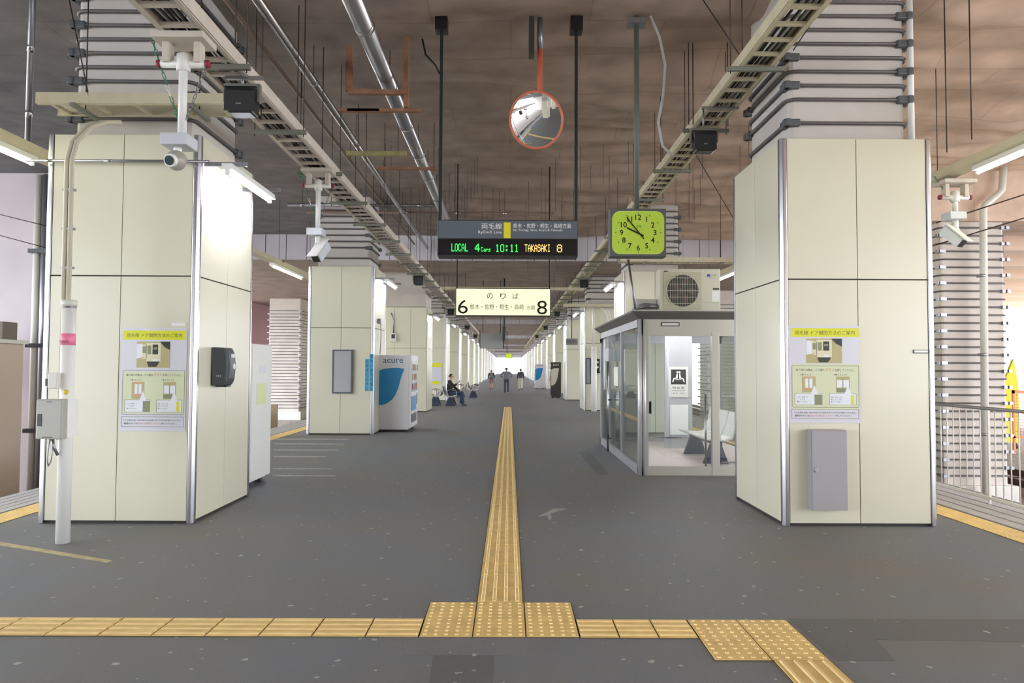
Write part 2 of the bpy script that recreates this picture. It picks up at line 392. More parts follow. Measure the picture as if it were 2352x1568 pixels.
cm.box(x0, x1, y0, y1, CZ+.35, CZ+.6)
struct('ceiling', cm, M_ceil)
M_gird = mat('girder_paint', (206, 202, 210), .75, noise_scale=1.2, amt=.06)
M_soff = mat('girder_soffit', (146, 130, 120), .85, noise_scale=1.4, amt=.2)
for i, (ya, yb, zb) in enumerate(((21.3, 24.0, 4.74), (52.5, 55.0, 4.74), (78, 80, 4.74), (104, 106, 4.7), (130, 132, 4.6), (158, 160, 4.5), (186, 190, 4.2))):
    g = MB(); g.box(x0, x1, ya, yb, zb, CZ+.45); g.m = 1; g.box(x0, x1, ya+.02, yb-.02, zb-.012, zb)
    g.m = 2
    k = 0; x = x0
    while x < x1: g.box(x-.008, x+.008, ya-.004, ya, zb, CZ); x += .62
    struct('trim_%d' % (i+11), g, [M_gird, M_soff, M_backing])
# lower ceiling bay behind the first girder
g = MB(); g.box(x0, x1, 24.0, 50, 4.92, 5.05); g.box(x0, x1, 55.5, 76, 4.98, 5.1); g.box(x0, x1, 80.5, 186, 4.9, 5.05); struct('trim_7', g, M_soff)
# the lit louvred roof edge beyond the right columns
M_louv = mat('louvre_tan', (226, 204, 186), .8)
rt = thing('louvred_roof', (17, 30, 4.9), 'pale slatted roof edge high beyond the right concrete column', 'roof')
for k in range(12):
    m = MB(); m.box(-2.5, 14, -22+k*3.2, -21.2+k*3.2, .15, .75); m.build('roof_beam', M_louv, rt)
m = MB(); m.box(-2.5, 14, -24, 18, .75, .85); m.build('roof_deck', M_louv, rt)

# ------------------------------------------------------------------ clad columns
H = .755; PT, PJ = 3.84, 2.43
def col_meshes():
    d = {}
    b = MB(); b.box(-H+.03, H-.03, -H+.03, H-.03, 0, PT-.01); d['backing'] = b.mesh('backing', M_backing)
    b = MB(); b.box(-.60, .60, -.58, .58, PT-.01, CZ+.3); d['core'] = b.mesh('concrete_core', M_conc)
    pw = .687
    for nm, z0, z1 in (('lo', .03, PJ-.006), ('hi', PJ+.006, PT)):
        b = MB(); b.box(-pw/2, pw/2, -H, -H+.03, z0, z1); d[nm] = b.mesh('panel', M_panel)
    b = MB(); b.prism([(-H-.008, -H+.02), (-H+.02, -H-.008), (-H+.058, -H-.008), (-H+.058, -H+.02), (-H+.02, -H+.058), (-H-.008, -H+.058)], .0, PT+.004, 'z')
    d['trim'] = b.mesh('corner_trim', M_steel)
    for nm, sgn in (('band_a', 1), ('band_b', -1)):
        b = MB(); pts = []
        r = .11; w, dd = .60+.028, .58+.028
        for (sx, sy, a0) in ((1, 1, 0), (-1, 1, 90), (-1, -1, 180), (1, -1, 270)):
            for i in range(5):
                a = R(a0+90*i/4); pts.append((sx*(w-r)+r*math.cos(a), sy*(dd-r)+r*math.sin(a), 0))
        b.tube(pts, .019, 8, closed=True); d[nm] = b.mesh('reinforcing_band', M_band)
        c = MB()
        for cx, cy in ((-sgn*w, -dd), (sgn*w, dd)) if True else ():
            c.cbox((cx*.93, cy-.0, 0), (.17, .06, .075)); c.cbox((cx, cy*.93, 0), (.06, .17, .075))
        d['cp'+nm[-1]] = c.mesh('coupler', M_coupler)
    return d
CMS = col_meshes()
def clad_column(cx, cy, label, group, bands=9, couplers=True):
    rt = thing('clad_column', (cx, cy, 0), label, 'column', group)
    link('backing', CMS['backing'], rt); link('concrete_core', CMS['core'], rt, bevel=.05)
    for k in range(4):
        for s in (-1, 1):
            for nm in ('lo', 'hi'):
                a = k*math.pi/2; off = Vector((s*.3475, 0, 0)); off.rotate(Matrix.Rotation(a, 3, 'Z'))
                link('panel', CMS[nm], rt, loc=off, rz=a, bevel=.002)
        link('corner_trim', CMS['trim'], rt, rz=k*math.pi/2, bevel=.006)
    for j in range(bands):
        z = 4.05 if j == 0 else 4.15+.145*j
        q = 'ab'[j % 2]
        bd = link('reinforcing_band', CMS['band_'+q], rt, loc=(0, 0, z))
        if couplers: link('coupler', CMS['cp'+q], bd, bevel=.012)
    return rt
LX, RX = -3.845, 3.455
LY = [7.05+H, 16.3+H]+[33.0+8.55*i+H for i in range(18)]
RY = [7.05+H, 16.9+H, 25.8+H]+[34.1+8.5*i+H for i in range(18)]
for i, y in enumerate(LY):
    j = i if i < 2 else i+1
    clad_column(LX if i < 2 else LX+.2, y, 'cream panelled column, %s from the viewer in the left row' % nth(j), 'left row columns', 9 if i < 6 else 5, i < 5)
for i, y in enumerate(RY):
    clad_column(RX, y, 'cream panelled column, %s from the viewer in the right row' % nth(i), 'right row columns', 9 if i < 6 else 5, i < 5)
for i, (sx, y) in enumerate(((-1, -1.6), (1, -1.6), (-1, -10.5), (1, -10.5))):
    clad_column(LX if sx < 0 else RX, y-H, 'cream panelled column standing behind the viewpoint, %s row' % ('left' if sx < 0 else 'right'), 'columns behind the viewpoint', 3, False)
# wide plain pier, third in the left row
rt = thing('clad_pier', (-3.7, 25.6, 0), 'wide cream pier without bands, third in the left row', 'column')
b = MB(); b.box(-.80, .80, -.85, .85, 3.62, CZ+.3); b.build('concrete_core', M_conc, rt, bevel=.04)
b = MB(); b.box(-.82, .82, -.87, .87, 0, 3.61); b.build('backing', M_backing, rt)
for z0, z1 in ((.03, 2.19), (2.2, 3.61)):
    for k in range(3):
        b = MB(); xx = -.84+k*.56; b.box(xx+.004, xx+.556, -.9, -.87, z0, z1); b.build('panel', M_panel, rt)
    for sx in (-1, 1):
        for yy in (-.87, 0):
            b = MB(); b.box(min(sx*.82, sx*.85), max(sx*.82, sx*.85), yy+.004, yy+.866, z0, z1); b.build('panel', M_panel, rt)
    b = MB(); b.box(-.84, .84, .87, .9, z0, z1); b.build('panel', M_panel, rt)
# freestanding banded columns beyond the tracks
def outer_column(cx, cy, w, label, m=M_conc2, z1=4.42, step=.155):
    rt = thing('concrete_column', (cx, cy, -1.1), label, 'column', None)
    b = MB(); b.box(-w/2, w/2, -w/2, w/2, 0, CZ+1.4); b.build('shaft', m, rt, bevel=.05)
    b = MB(); b.box(-w/2-.12, w/2+.12, -w/2-.12, w/2+.12, 0, .42); b.build('plinth', M_offw, rt, bevel=.02)
    bb = MB(); r = .1; W = w/2+.025; pts = []
    for (sx, sy, a0) in ((1, 1, 0), (-1, 1, 90), (-1, -1, 180), (1, -1, 270)):
        for i in range(4):
            a = R(a0+90*i/3); pts.append((sx*(W-r)+r*math.cos(a), sy*(W-r)+r*math.sin(a), 0))
    bb.tube(pts, .017, 6, closed=True); bm_ = bb.mesh('reinforcing_band', M_band)
    cc = {}
    for q, s in (('a', 1), ('b', -1)):
        c = MB()
        for cx_, cy_ in ((-s*W, -W), (s*W, W)):
            c.cbox((cx_*.96, cy_, 0), (.16, .055, .06)); c.cbox((cx_, cy_*.96, 0), (.055, .16, .06))
        cc[q] = c.mesh('coupler', M_steel_d)
    n = int((z1+1.1-.55)/step)
    for j in range(n):
        bd = link('reinforcing_band', bm_, rt, loc=(0, 0, .6+j*step)); link('coupler', cc['ab'[j % 2]], bd)
    return rt
outer_column(9.02, 14.45, 1.25, 'tall banded concrete column beyond the fence on the right')
outer_column(-11.15, 36.2, 1.55, 'banded concrete column seen between the two nearest left columns')
outer_column(9.2, 31.5, 1.25, 'banded concrete column far behind the waiting room')
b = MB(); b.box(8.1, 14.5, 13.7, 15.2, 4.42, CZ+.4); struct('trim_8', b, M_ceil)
# drain pipe on the right outer column
rt = thing('drain_pipe', (9.15, 13.55, -1.1), 'tall pale drain pipe bending at the top, in front of the right concrete column', 'pipe')
b = MB(); p0 = at(2262, 1100, 13.5); p1 = at(2258, 470, 13.5); p2 = at(2290, 448, 13.5); p3 = at(2306, 436, 13.5)
L = lambda p: (p.x-9.15, p.y-13.55, p.z+1.1)
b.tube([(L(p0)[0], -.05, 0), (L(p1)[0], -.05, L(p1)[2]-.1), (L(p1)[0]+.04, -.05, L(p1)[2]), (L(p2)[0], -.05, L(p2)[2]), (L(p3)[0]-.04, -.05, L(p3)[2]), (L(p3)[0], -.05, 6.5)], .065, 12); b.build('pipe', M_offw, rt)
for z in (1.4, 2.9, 4.4):
    b = MB(); b.cyl((L(p0)[0], -.05, z), (L(p0)[0], -.05, z+.05), .078); b.build('clamp', M_steel_d, rt)

# left side walls beyond the track
M_pinkw = mat('pinkish_concrete', (198, 189, 194), .8, noise_scale=.9, amt=.08)
b = MB(); b.box(-12.3, -9.46, 14.6, 16.2, -1.1, CZ+.3); struct('wall_left', b, M_pinkw, .03)
M_pinkb = mat('pink_render', (178, 140, 146), .8)
rt = thing('far_building', (-15.6, 38, -1.1), 'pinkish building wall beyond the left tracks behind the banded column', 'building')
b = MB(); b.box(-1.0, 2.0, -1, 3, 0, 7); b.build('wall', M_pinkb, rt)
b = MB(); b.box(-.1, .7, -1.03, -1.0, 4.3, 5.2); b.build('window', M_dark, rt)
b = MB(); b.box(x0, x1, YB-.3, YB, -1.1, CZ+.6); struct('back_light_blocker', b, M_conc2)  # unseen wall added behind the viewpoint to cut light on the column fronts
# pipes on the wall at far left
rt = thing('down_pipe', (-9.55, 14.4, -1.1), 'pair of grey down pipes with clamps on the far left wall', 'pipe')
for k, x in enumerate((-9.56, -9.37)):
    b = MB(); b.cyl((x+9.55, 0, 0), (x+9.55, 0, 6.5), .07+.03*k); b.build('pipe', M_steel_d if k else M_offw, rt)
for z in (1.3, 3.0, 4.9):
    b = MB(); b.box(-.12, .3, -.12, .18, z, z+.08); b.build('clamp', M_dark, rt)
rt = thing('relay_cabinet', (-9.98, 13.4, -1.1), 'beige trackside cabinet with clutter on top, at the far left', 'cabinet')
M_beige = mat('beige_metal', (204, 184, 170), .6)
b = MB(); b.box(-.75, .62, -.4, .4, 0, 3.05); b.build('body', M_beige, rt, bevel=.02)
b = MB(); b.box(-.8, .68, -.45, .45, 3.05, 3.12); b.build('lid', M_offw, rt)
b = MB(); b.box(-.7, -.06, -.43, -.4, .15, 2.9); b.box(-.02, .56, -.43, -.4, .15, 2.9); b.build('door', M_beige, rt, bevel=.01)
b = MB(); b.sphere((-.1, 0, 3.25), .25, 10, 6, (1.5, 1, .6)); b.box(.25, .62, -.2, .2, 3.12, 3.45); b.build('bundle', mat('bundle_grey', (120, 112, 104), .8), rt)
rt = thing('trackside_box', (-8.95, 26.2, -1.1), 'beige trackside box with a small rail beside the left platform edge', 'box')
b = MB(); b.box(-.35, .35, -.5, .5, 0, 1.25); b.build('body', mat('box_tan', (188, 172, 138), .6), rt, bevel=.01)
b = MB(); b.tube([(-.35, -.5, 1.25), (-.35, -.5, 2.0), (.35, -.5, 2.0), (.35, -.5, 1.25)], .02, 6); b.build('guard_rail', M_steel_d, rt)
b = MB(); b.box(-.33, .33, -.49, -.48, 1.27, 1.98); b.build('mesh_panel', mat('pale_blue_panel', (190, 190, 205), .6), rt)

# ------------------------------------------------------------------ lights
def make_lamp(length, bracket):
    d = {}
    b = MB(); b.prism([(-.06, .0), (.06, .0), (.05, .06), (-.05, .06)], 0, length, 'y'); d['h'] = b.mesh('housing', M_lamp)
    b = MB(); b.cyl((0, .04, -.022), (0, length-.04, -.022), .019, 10); d['t'] = b.mesh('tube', M_tube2 if bracket else M_tube)
    b = MB(); b.box(-.02, .02, .01, .04, -.045, 0); b.box(-.02, .02, length-.04, length-.01, -.045, 0); d['e'] = b.mesh('lamp_holder', M_lamp)
    return d
LMP = {2.35: make_lamp(2.35, 0), 1.3: make_lamp(1.3, 1)}
def lamp(x, y, z, length, label, group, arms=0):
    rt = thing('fluorescent_light', (x, y, z), label, 'light', group)
    d = LMP[length]; link('housing', d['h'], rt); link('tube', d['t'], rt); link('lamp_holder', d['e'], rt)
    if arms:
        for yy in (.12, length-.15):
            b = MB(); b.box(min(0, arms)-.0 if arms < 0 else -.16, .16 if arms < 0 else arms, yy-.02, yy+.02, .06, .10)
            b.build('bracket_arm', M_steel_d, rt)
    return rt
for sx, nm in ((-1, 'left'), (1, 'right')):
    for k in range(16):
        lamp(sx*5.45, (5.75 if sx < 0 else 5.9)+5.27*k, 3.86, 2.35, 'lit fluorescent tube lamp under the %s edge tray, %s from the viewer' % (nm, nth(k)), 'edge tray lights')
for i, y in enumerate(LY):
    lamp(LX+H+.27 if i < 2 else LX+.2+H+.27, y-H, 3.5, 1.3, 'lit fluorescent tube lamp on brackets on the %s left column' % nth(i if i < 2 else i+1), 'column lights', arms=-.27)
lamp(-2.62, 25.0, 3.3, 1.3, 'lit fluorescent tube lamp on the side of the wide left pier', 'column lights', arms=-.24)
for i, y in enumerate(RY):
    if i: lamp(RX-H-.27, y-H-.2, 3.5, 1.3, 'lit fluorescent tube lamp on brackets on the %s right column' % nth(i), 'column lights', arms=.27)
# ------------------------------------------------------------------ cable ladders over the two column rows
M_cable = mat('cable_black', (46, 46, 48), .6); M_cable2 = mat('cable_grey', (170, 170, 168), .5)
def ladder(nm, xc, z, w, y0, y1, m, label, step=.3):
    rt = thing('cable_ladder', (xc, 0, z), label, 'cable tray')
    for s in (-1, 1):
        b = MB(); x = s*w/2
        b.box(x-.012, x+.012, y0, y1, -.05, .06); b.box(min(x, x-s*.035), max(x, x-s*.035), y0, y1, -.056, -.05); b.box(min(x, x-s*.035), max(x, x-s*.035), y0, y1, .055, .061)
        b.build('side_rail', m, rt)
    b = MB(); b.box(-w/2, w/2, -.022, .022, -.05, -.02); me = b.mesh('rung', m)
    n = int((y1-y0)/step); rest = MB()
    for k in range(n):
        y = y0+.15+k*step
        if k < 100: link('rung', me, rt, loc=(0, y, 0))
        else: rest.box(-w/2, w/2, y-.022, y+.022, -.05, -.02)
    if n > 100: tag(rest.build('far_rungs', m, rt), kind='stuff')
    c = MB(); rr = random.Random(nm)
    for q in range(9):
        x = -w/2+.05+q*(w-.1)/8; pts = []; y = y0; c.m = q % 2 if q % 3 else 0
        while y < min(y1, 70): pts.append((x+rr.uniform(-.016, .016), y, -.012+rr.uniform(0, .02))); y += .55
        c.tube(pts, rr.uniform(.008, .014), 5)
    tag(c.build('cable_bundle', [M_cable, M_cable2], None, loc=(xc, 0, z)), 'black and grey cables lying in the %s cable ladder' % nm, 'cables', kind='stuff')
LLX, LLZ, RLX, RLZ = -2.47, 4.12, 2.45, 4.6
ladder('left', LLX, LLZ, .35, 4.2, 110, M_ladder_l, 'long pale cable ladder hanging beside the left column row')
ladder('right', RLX, RLZ, .33, 4.2, 110, M_ladder_r, 'long cream cable ladder hanging beside the right column row')
def rodmesh(l, r=.005):
    b = MB(); b.cyl((0, 0, 0), (0, 0, l), r, 6); return b.mesh('rod', M_rod)
b = MB(); b.box(-.29, .29, -.022, .022, -.045, 0); XB = b.mesh('crossbar', M_hanger)
for nm, lx, lz in (('left', LLX, LLZ), ('right', RLX, RLZ)):
    rm = rodmesh(CZ+.1-lz+.06); y = 5.9 if nm == 'left' else 7.0; k = 0
    while k < 20:
        rt = thing('ladder_hanger', (lx, y, lz-.056), 'grey crossbar on two thin rods under the %s cable ladder, %s from the viewer' % (nm, nth(k)), 'hanger', '%s ladder hangers' % nm)
        link('crossbar', XB, rt, bevel=.004)
        for s in (-.26, .26): link('rod', rm, rt, loc=(s, 0, -.07))
        y += 1.65 if nm == 'left' else 1.85; k += 1

# edge trays carrying the lamps
for sx, nm in ((-1, 'left'), (1, 'right')):
    rt = thing('edge_tray', (sx*5.45, 0, 3.93), 'cream steel channel tray along the %s platform edge above the lamps' % nm, 'cable tray')
    b = MB()
    for s in (-1, 1): b.box(s*.09-.006, s*.09+.006, 4.5, 90, 0, .1)
    b.box(-.09, .09, 4.5, 90, -.008, 0); b.build('channel', M_ladder_r, rt)
    rm = rodmesh(1.72)
    for k in range(14):
        y = 6.4+k*2.6
        if sx > 0 and 13 < y < 16: continue
        link('rod', rm, rt, loc=(0, y, .0)); b = MB(); b.box(-.13, .13, -.03, .03, -.03, 0); link('bracket', b.mesh('bracket', M_hanger), rt, loc=(0, y, .1))

# transverse trays
def cross_tray(x0, x1, y, z, w, label, m, rods=True, up=None):
    rt = thing('cross_tray', ((x0+x1)/2, y, z), label, 'cable tray'); h = (x1-x0)/2
    for s in (-1, 1):
        b = MB(); b.box(-h, h, s*w/2-.012, s*w/2+.012, -.05, .05); b.box(-h, h, min(s*w/2, s*(w/2-.03)), max(s*w/2, s*(w/2-.03)), -.056, -.05); b.build('side_rail', m, rt)
    n = max(2, int(2*h/.33))
    for k in range(n):
        b = MB(); x = -h+.12+k*(2*h-.24)/(n-1); b.box(x-.02, x+.02, -w/2, w/2, -.05, -.02); b.build('rung', m, rt)
    if rods:
        for s in (-.6, .6):
            b = MB(); b.cyl((s*h, 0, -.06), (s*h, 0, (up or CZ+.1)-z), .006, 6); b.build('rod', M_rod, rt)
            b = MB(); b.box(s*h-.02, s*h+.02, -w/2-.05, w/2+.05, -.09, -.056); b.build('crossbar', M_hanger, rt)
    return rt
cross_tray(-4.40, -2.60, 6.72, 4.02, .33, 'cream cable tray crossing in front of the nearest left column', M_ladder_r)
cross_tray(-2.6, 2.6, 25.0, 4.30, .3, 'cream tray crossing the platform behind the departure board', M_ladder_r, up=4.9)
cross_tray(2.5, 5.4, 16.2, 4.0, .3, 'cream tray joining the second right column to the edge tray', M_ladder_r)
cross_tray(1.9, 4.6, 25.2, 3.75, .24, 'short cream tray in front of the third right column', M_ladder_r, up=4.9)

# ceiling pipes
def pipe(name, label, pts, r, m, collars=(), up=True, cm_=None, n=16):
    rt = thing(name, tuple(pts[0]), label, 'pipe'); o = Vector(pts[0])
    b = MB(); b.tube([Vector(p)-o for p in pts], r, n); b.build('pipe', m, rt)
    a, z = Vector(pts[0]), Vector(pts[-1])
    for t in collars:
        p = a.lerp(z, t)-o; d = (z-a).normalized()
        b = MB(); b.cyl(p-d*.04, p+d*.04, r*1.1, n); b.build('collar', cm_ or M_steel, rt)
        if up: b = MB(); b.cyl(p, (p.x, p.y, CZ+.1-o.z), .005, 5); b.build('rod', M_rod, rt)
    return rt
pipe('duct_pipe', 'fat silver duct pipe under the ceiling left of the departure board', [(-1.5, 4.6, 5.02), (-1.5, 24.3, 5.02)], .098, mat('galvanised', (188, 190, 196), .28, .95),
     [.06, .13, .21, .28, .35, .42, .5, .6, .7, .8, .9])
pipe('duct_pipe', 'thin shiny pipe under the ceiling between the duct and the left cable ladder', [(-2.42, 4.6, 5.04), (-2.42, 20.8, 5.04)], .05, M_steel, [.1, .25, .4, .55, .7, .85])
pipe('conduit', 'brown conduit under the ceiling beside the left cable ladder', [(-2.8, 4.6, 5.14), (-2.8, 20.8, 5.14)], .026, mat('conduit_brown', (150, 132, 120), .5, .3), [.12, .3, .48, .66, .84])
pipe('conduit', 'pair of thin pipes running across the ceiling in front of the second left column', [(-4.95, 15.8, 5.14), (-1.7, 15.8, 5.14)], .035, M_steel_d, [.1, .5, .9])
pipe('conduit', 'brown pipe running across the ceiling behind the departure board', [(-4.6, 16.05, 5.03), (1.0, 16.05, 5.03)], .03, mat('pipe_brown', (128, 104, 92), .6), [.2, .4, .6, .8])
pipe('conduit', 'grey pipe running across the platform between the two hanging signs', [(-1.5, 24.2, 4.86), (4.2, 24.2, 4.86)], .045, M_steel_d, [.2, .4, .6, .8], up=False)
pipe('conduit', 'pale vertical pipe on the right corner of the nearest right column', [(4.1, 7.2, 3.86), (4.1, 7.2, 5.45)], .03, M_white, [], up=False)
pipe('conduit', 'pair of grey pipes rising at the far left against the dark ceiling', [at(64, 330, 8.6), at(76, -60, 7.4)], .035, M_steel_d, [.2, .6], up=False)

# rusty frame hanging from the ceiling
M_rust = mat('rust_orange', (140, 100, 76), .8, noise_scale=6, amt=.25); M_lime = mat('lichen_green', (158, 150, 104), .8, noise_scale=8, amt=.2)
p = at(870, 250, 8.4); rt = thing('rusty_frame', (p.x, 8.4, p.z), 'rusty orange steel frame hanging from the ceiling beside the silver duct', 'frame'); o = Vector((p.x, 8.4, p.z))
def bar(px0, py0, px1, py1, Y, th, m, nm='bar', dep=.06):
    a, b_ = at(px0, py0, Y)-o, at(px1, py1, Y)-o; q = MB()
    q.box(min(a.x, b_.x)-(th/2 if abs(a.x-b_.x) < .1 else 0), max(a.x, b_.x)+(th/2 if abs(a.x-b_.x) < .1 else 0), a.y-dep/2, a.y+dep/2, min(a.z, b_.z)-(th/2 if abs(a.z-b_.z) < .1 else 0), max(a.z, b_.z)+(th/2 if abs(a.z-b_.z) < .1 else 0))
    return q.build(nm, m, rt)
bar(798, 254, 872, 254, 8.4, .03, M_rust); bar(775, 254, 968, 254, 8.4, .03, M_rust); bar(800, 212, 935, 212, 8.4, .05, M_rust)
bar(870, 40, 870, 130, 8.4, .03, M_rust, 'post'); bar(934, 20, 934, 248, 8.42, .045, M_rust, 'post'); bar(802, 110, 802, 210, 8.42, .07, M_rust, 'post')
p = at(868, 353, 10.6); o = p.copy(); rt = thing('ceiling_bar', tuple(p), 'mossy green steel bar hanging below the rusty frame', 'bar')
bar(796, 353, 934, 353, 10.6, .06, M_lime); b = MB(); b.cyl((-.3, 0, 0), (-.3, 0, CZ+.1-p.z), .006, 6); b.cyl((.3, 0, 0), (.3, 0, CZ+.1-p.z), .006, 6); b.build('rods', M_rod, rt)
p = at(940, 387, 11.5); o = p.copy(); rt = thing('ceiling_bar', tuple(p), 'thin rusty bar hanging just left of the departure board rods', 'bar')
bar(866, 387, 1003, 387, 11.5, .035, M_rust); b = MB(); b.cyl((-.4, 0, 0), (-.4, 0, CZ+.1-p.z), .006, 6); b.cyl((.4, 0, 0), (.4, 0, CZ+.1-p.z), .006, 6); b.build('rods', M_rod, rt)

# loose hanging rods
rr = random.Random(11); RM = {}
spots = [(px, py, Y) for px, py, Y in [(1148, 520, 0)]][:0]
for k in range(100):
    left = k % 3 == 0
    x = rr.uniform(-2.2, -.2) if left else rr.uniform(.3, 5.6)
    y = rr.uniform(12.5 if x < 2 else 8.6, 20.8); l = round(rr.uniform(.5, 1.25), 1)
    if x > 2.7 and 16 < y < 19.4: continue
    if x > 2.1 and x < 2.8: continue
    if l not in RM: RM[l] = rodmesh(l+.15, .0035)
    o = link('hanging_rod', RM[l], None, loc=(x, y, CZ-l)); reg = 0 if x < -.2 else (1 if x < 1.2 else (2 if x < 2.4 else 3)); far = y > 15
    tag(o, 'thin dark rod hanging loose from the %s ceiling %s' % ('far' if far else 'near', ('left of the departure board', 'behind the departure board', 'around the clock post', 'right of the right cable ladder')[reg]), 'rod', 'loose %s ceiling rods %s' % ('far' if far else 'near', 'abcd'[reg]))
# slanting stay wires near the right ladder
def wire(name, label, pts, r=.006, m=None, n=6):
    o0 = Vector(pts[0]); b = MB(); b.tube([Vector(p)-o0 for p in pts], r, n); return tag(b.build(name, m or M_rod, None, loc=o0), label, 'wire' if 'rod' not in name else 'rod')
wire('stay_wire', 'thin dark stay wire slanting down to the right cable ladder', [at(1608, -10, 7.6), at(1700, 128, 7.0)])
wire('stay_wire', 'thin dark stay wire slanting across the upper face of the nearest right column', [at(1912, -20, 6.8), at(1822, 116, 6.95)])
wire('stay_wire', 'long thin stay wire slanting down behind the right speaker', [at(1598, 355, 11), at(1684, 500, 11.2)])
wire('stay_wire', 'thin wire slanting down in front of the nearest left column to its cross tray', [at(155, -20, 6.5), at(205, 228, 6.55)])
wire('stay_wire', 'upper black wire crossing the opening at the right edge', [at(2150, 512, 9.3), at(2420, 425, 8.3)], .008)
wire('stay_wire', 'lower black wire crossing the opening at the right edge', [at(2150, 562, 9.3), at(2420, 480, 8.3)], .008)
wire('stay_wire', 'upper thin wire crossing the far left wall', [at(-10, 490, 12), at(112, 520, 12)], .008)
wire('stay_wire', 'lower thin wire crossing the far left wall', [at(-10, 538, 12), at(110, 570, 12)], .008)
for i, (px, py0, py1, Y) in enumerate(((540, -20, 120, 6.0), (600, -20, 270, 7.0), (683, -20, 260, 7.7), (740, -10, 350, 8.7), (2175, -20, 350, 7.3), (2232, -20, 320, 7.0), (1518, -10, 372, 10.0), (1582, -20, 286, 8.6), (1592, -20, 286, 8.7), (1672, -20, 290, 8.8), (1705, -20, 126, 7.0))):
    a = at(px, py1, Y); z = min(CZ-.02, at(px, py0, Y).z)
    wire('drop_rod', 'thin dark rod dropping from the ceiling, %s of eleven from the left' % ('first', 'second', 'third', 'fourth', 'tenth', 'eleventh', 'fifth', 'sixth', 'seventh', 'eighth', 'ninth')[i], [(a.x, a.y, a.z), (a.x, a.y, z+.2)], .006)

# ------------------------------------------------------------------ departure board
def hang_sign(name, label, cat, px0, py0, px1, py1, Y, dep, m):
    a, b_ = at(px0, py1, Y), at(px1, py0, Y); w, h = b_.x-a.x, b_.z-a.z
    rt = thing(name, ((a.x+b_.x)/2, Y, a.z), label, cat)
    b = MB(); b.box(-w/2, w/2, 0, dep, 0, h); b.build('casing', m, rt, bevel=.006)
    return rt, w, h
rt, w, h = hang_sign('departure_board', 'dark hanging departure board with green and amber dot letters', 'sign', 1004, 506, 1328, 588, 7.9, .22, M_dark)
s = w/324
b = MB(); b.box(-w/2+.012, w/2-.012, -.006, 0, h*.49, h-.012); b.build('name_panel', mat('slate', (88, 96, 104), .4), rt)
b = MB(); b.box(-w/2+.012, w/2-.012, -.006, 0, .012, h*.49-.004); b.build('display', mat('display_black', (26, 26, 28), .2), rt)
b = MB(); cx = (1164.5-1166)*s; b.box(cx-8*s, cx+8*s, -.009, -.0055, h*.50, h-.03); b.build('line_colour_bar', mat('line_yellow', (214, 204, 40), .5), rt)
def T(px, py): return (px-1166)*s, (588-py)*s
b = MB()
x, z = T(1129, 518.5); put_text(b, '両毛線', x, -.008, z, 47*s, 14*s)
x, z = T(1125, 533); put_text(b, 'Ryōmō Line', x, -.008, z, 54*s, 9*s)
x, z = T(1245, 517); put_text(b, '栃木・佐野・桐生・高崎方面', x, -.008, z, 133*s, 11*s)
x, z = T(1235, 527.5); put_text(b, 'for Tochigi, Sano, Kiryū & Takasaki', x, -.008, z, 113*s, 7*s)
b.build('lettering', M_white, rt)
M_ledg = mat('led_green', (60, 240, 90), .5, emit=(50, 255, 90), estr=1.3); M_ledo = mat('led_amber', (250, 200, 110), .5, emit=(255, 205, 110), estr=1.3)
FNT = {'L': '1000010000100001000010000100001000011111', 'O': '0111010001100011000110001100011000101110', 'C': '0111010001100001000010000100001000101110', 'A': '0010001010100011000111111100011000110001',
       '4': '0001000110010100101010010111110001000010', '1': '0010001100001000010000100001000010001110', '0': '0111010001100011000110001100011000101110', ':': '0000001100011000000000000011000110000000',
       'T': '1111100100001000010000100001000010000100', 'K': '1000110010101001100011000101001001010001', 'S': '0111010001100000111000001000011000101110', 'I': '0111000100001000010000100001000010001110',
       '8': '0111010001100010111010001100011000101110', 'a': '0000000000000000111000001011111000101111', 'r': '0000000000000001011011001100001000010000', 's': '0000000000000000111110000011100000111110'}
def dots(mb, ch, px0, px1, py0, py1):
    g = FNT[ch]; cw, chh = (px1-px0)/5, (py1-py0)/8
    for r_ in range(8):
        for c_ in range(5):
            if g[r_*5+c_] == '1':
                x, z = T(px0+(c_+.5)*cw, py0+(r_+.5)*chh); mb.box(x-cw*s*.46, x+cw*s*.46, -.009, -.0062, z-chh*s*.44, z+chh*s*.44)
g1 = MB()
for i, ch in enumerate('LOCAL'): dots(g1, ch, 1037+i*7.8, 1037+i*7.8+6.4, 559, 577)
dots(g1, '4', 1090.5, 1102, 559, 577)
for i, ch in enumerate('Cars'): dots(g1, ch, 1105+i*5.6, 1105+i*5.6+4.6, 567, 577)
for i, ch in enumerate('10:11'): dots(g1, ch, 1138+i*11, 1138+i*11+9, 560, 578)
g1.build('green_dot_letters', M_ledg, rt)
g2 = MB()
for i, ch in enumerate('TAKASAKI'): dots(g2, ch, 1205+i*7.5, 1205+i*7.5+6.3, 560, 577)
dots(g2, '8', 1279, 1291, 560, 578); g2.build('amber_dot_letters', M_ledo, rt)
for x in (-w/2+.02, w/2-.015):
    b = MB(); b.box(x-.017, x+.017, .09, .13, h, CZ+.05-rt.location.z); b.build('hanging_post', mat('post_black_green', (28, 36, 34), .45), rt)
    b = MB(); b.box(x-.07, x+.07, .03, .19, CZ-.14-rt.location.z, CZ+.02-rt.location.z); b.build('ceiling_bracket', M_black, rt)
b = MB(); b.tube([(-w/2, .11, 2.1), (-w/2-.05, .11, 2.2), (-w/2-.16, .11, 2.32), (-w/2-.2, .11, 2.5)], .012, 6); b.build('cable', M_black, rt)

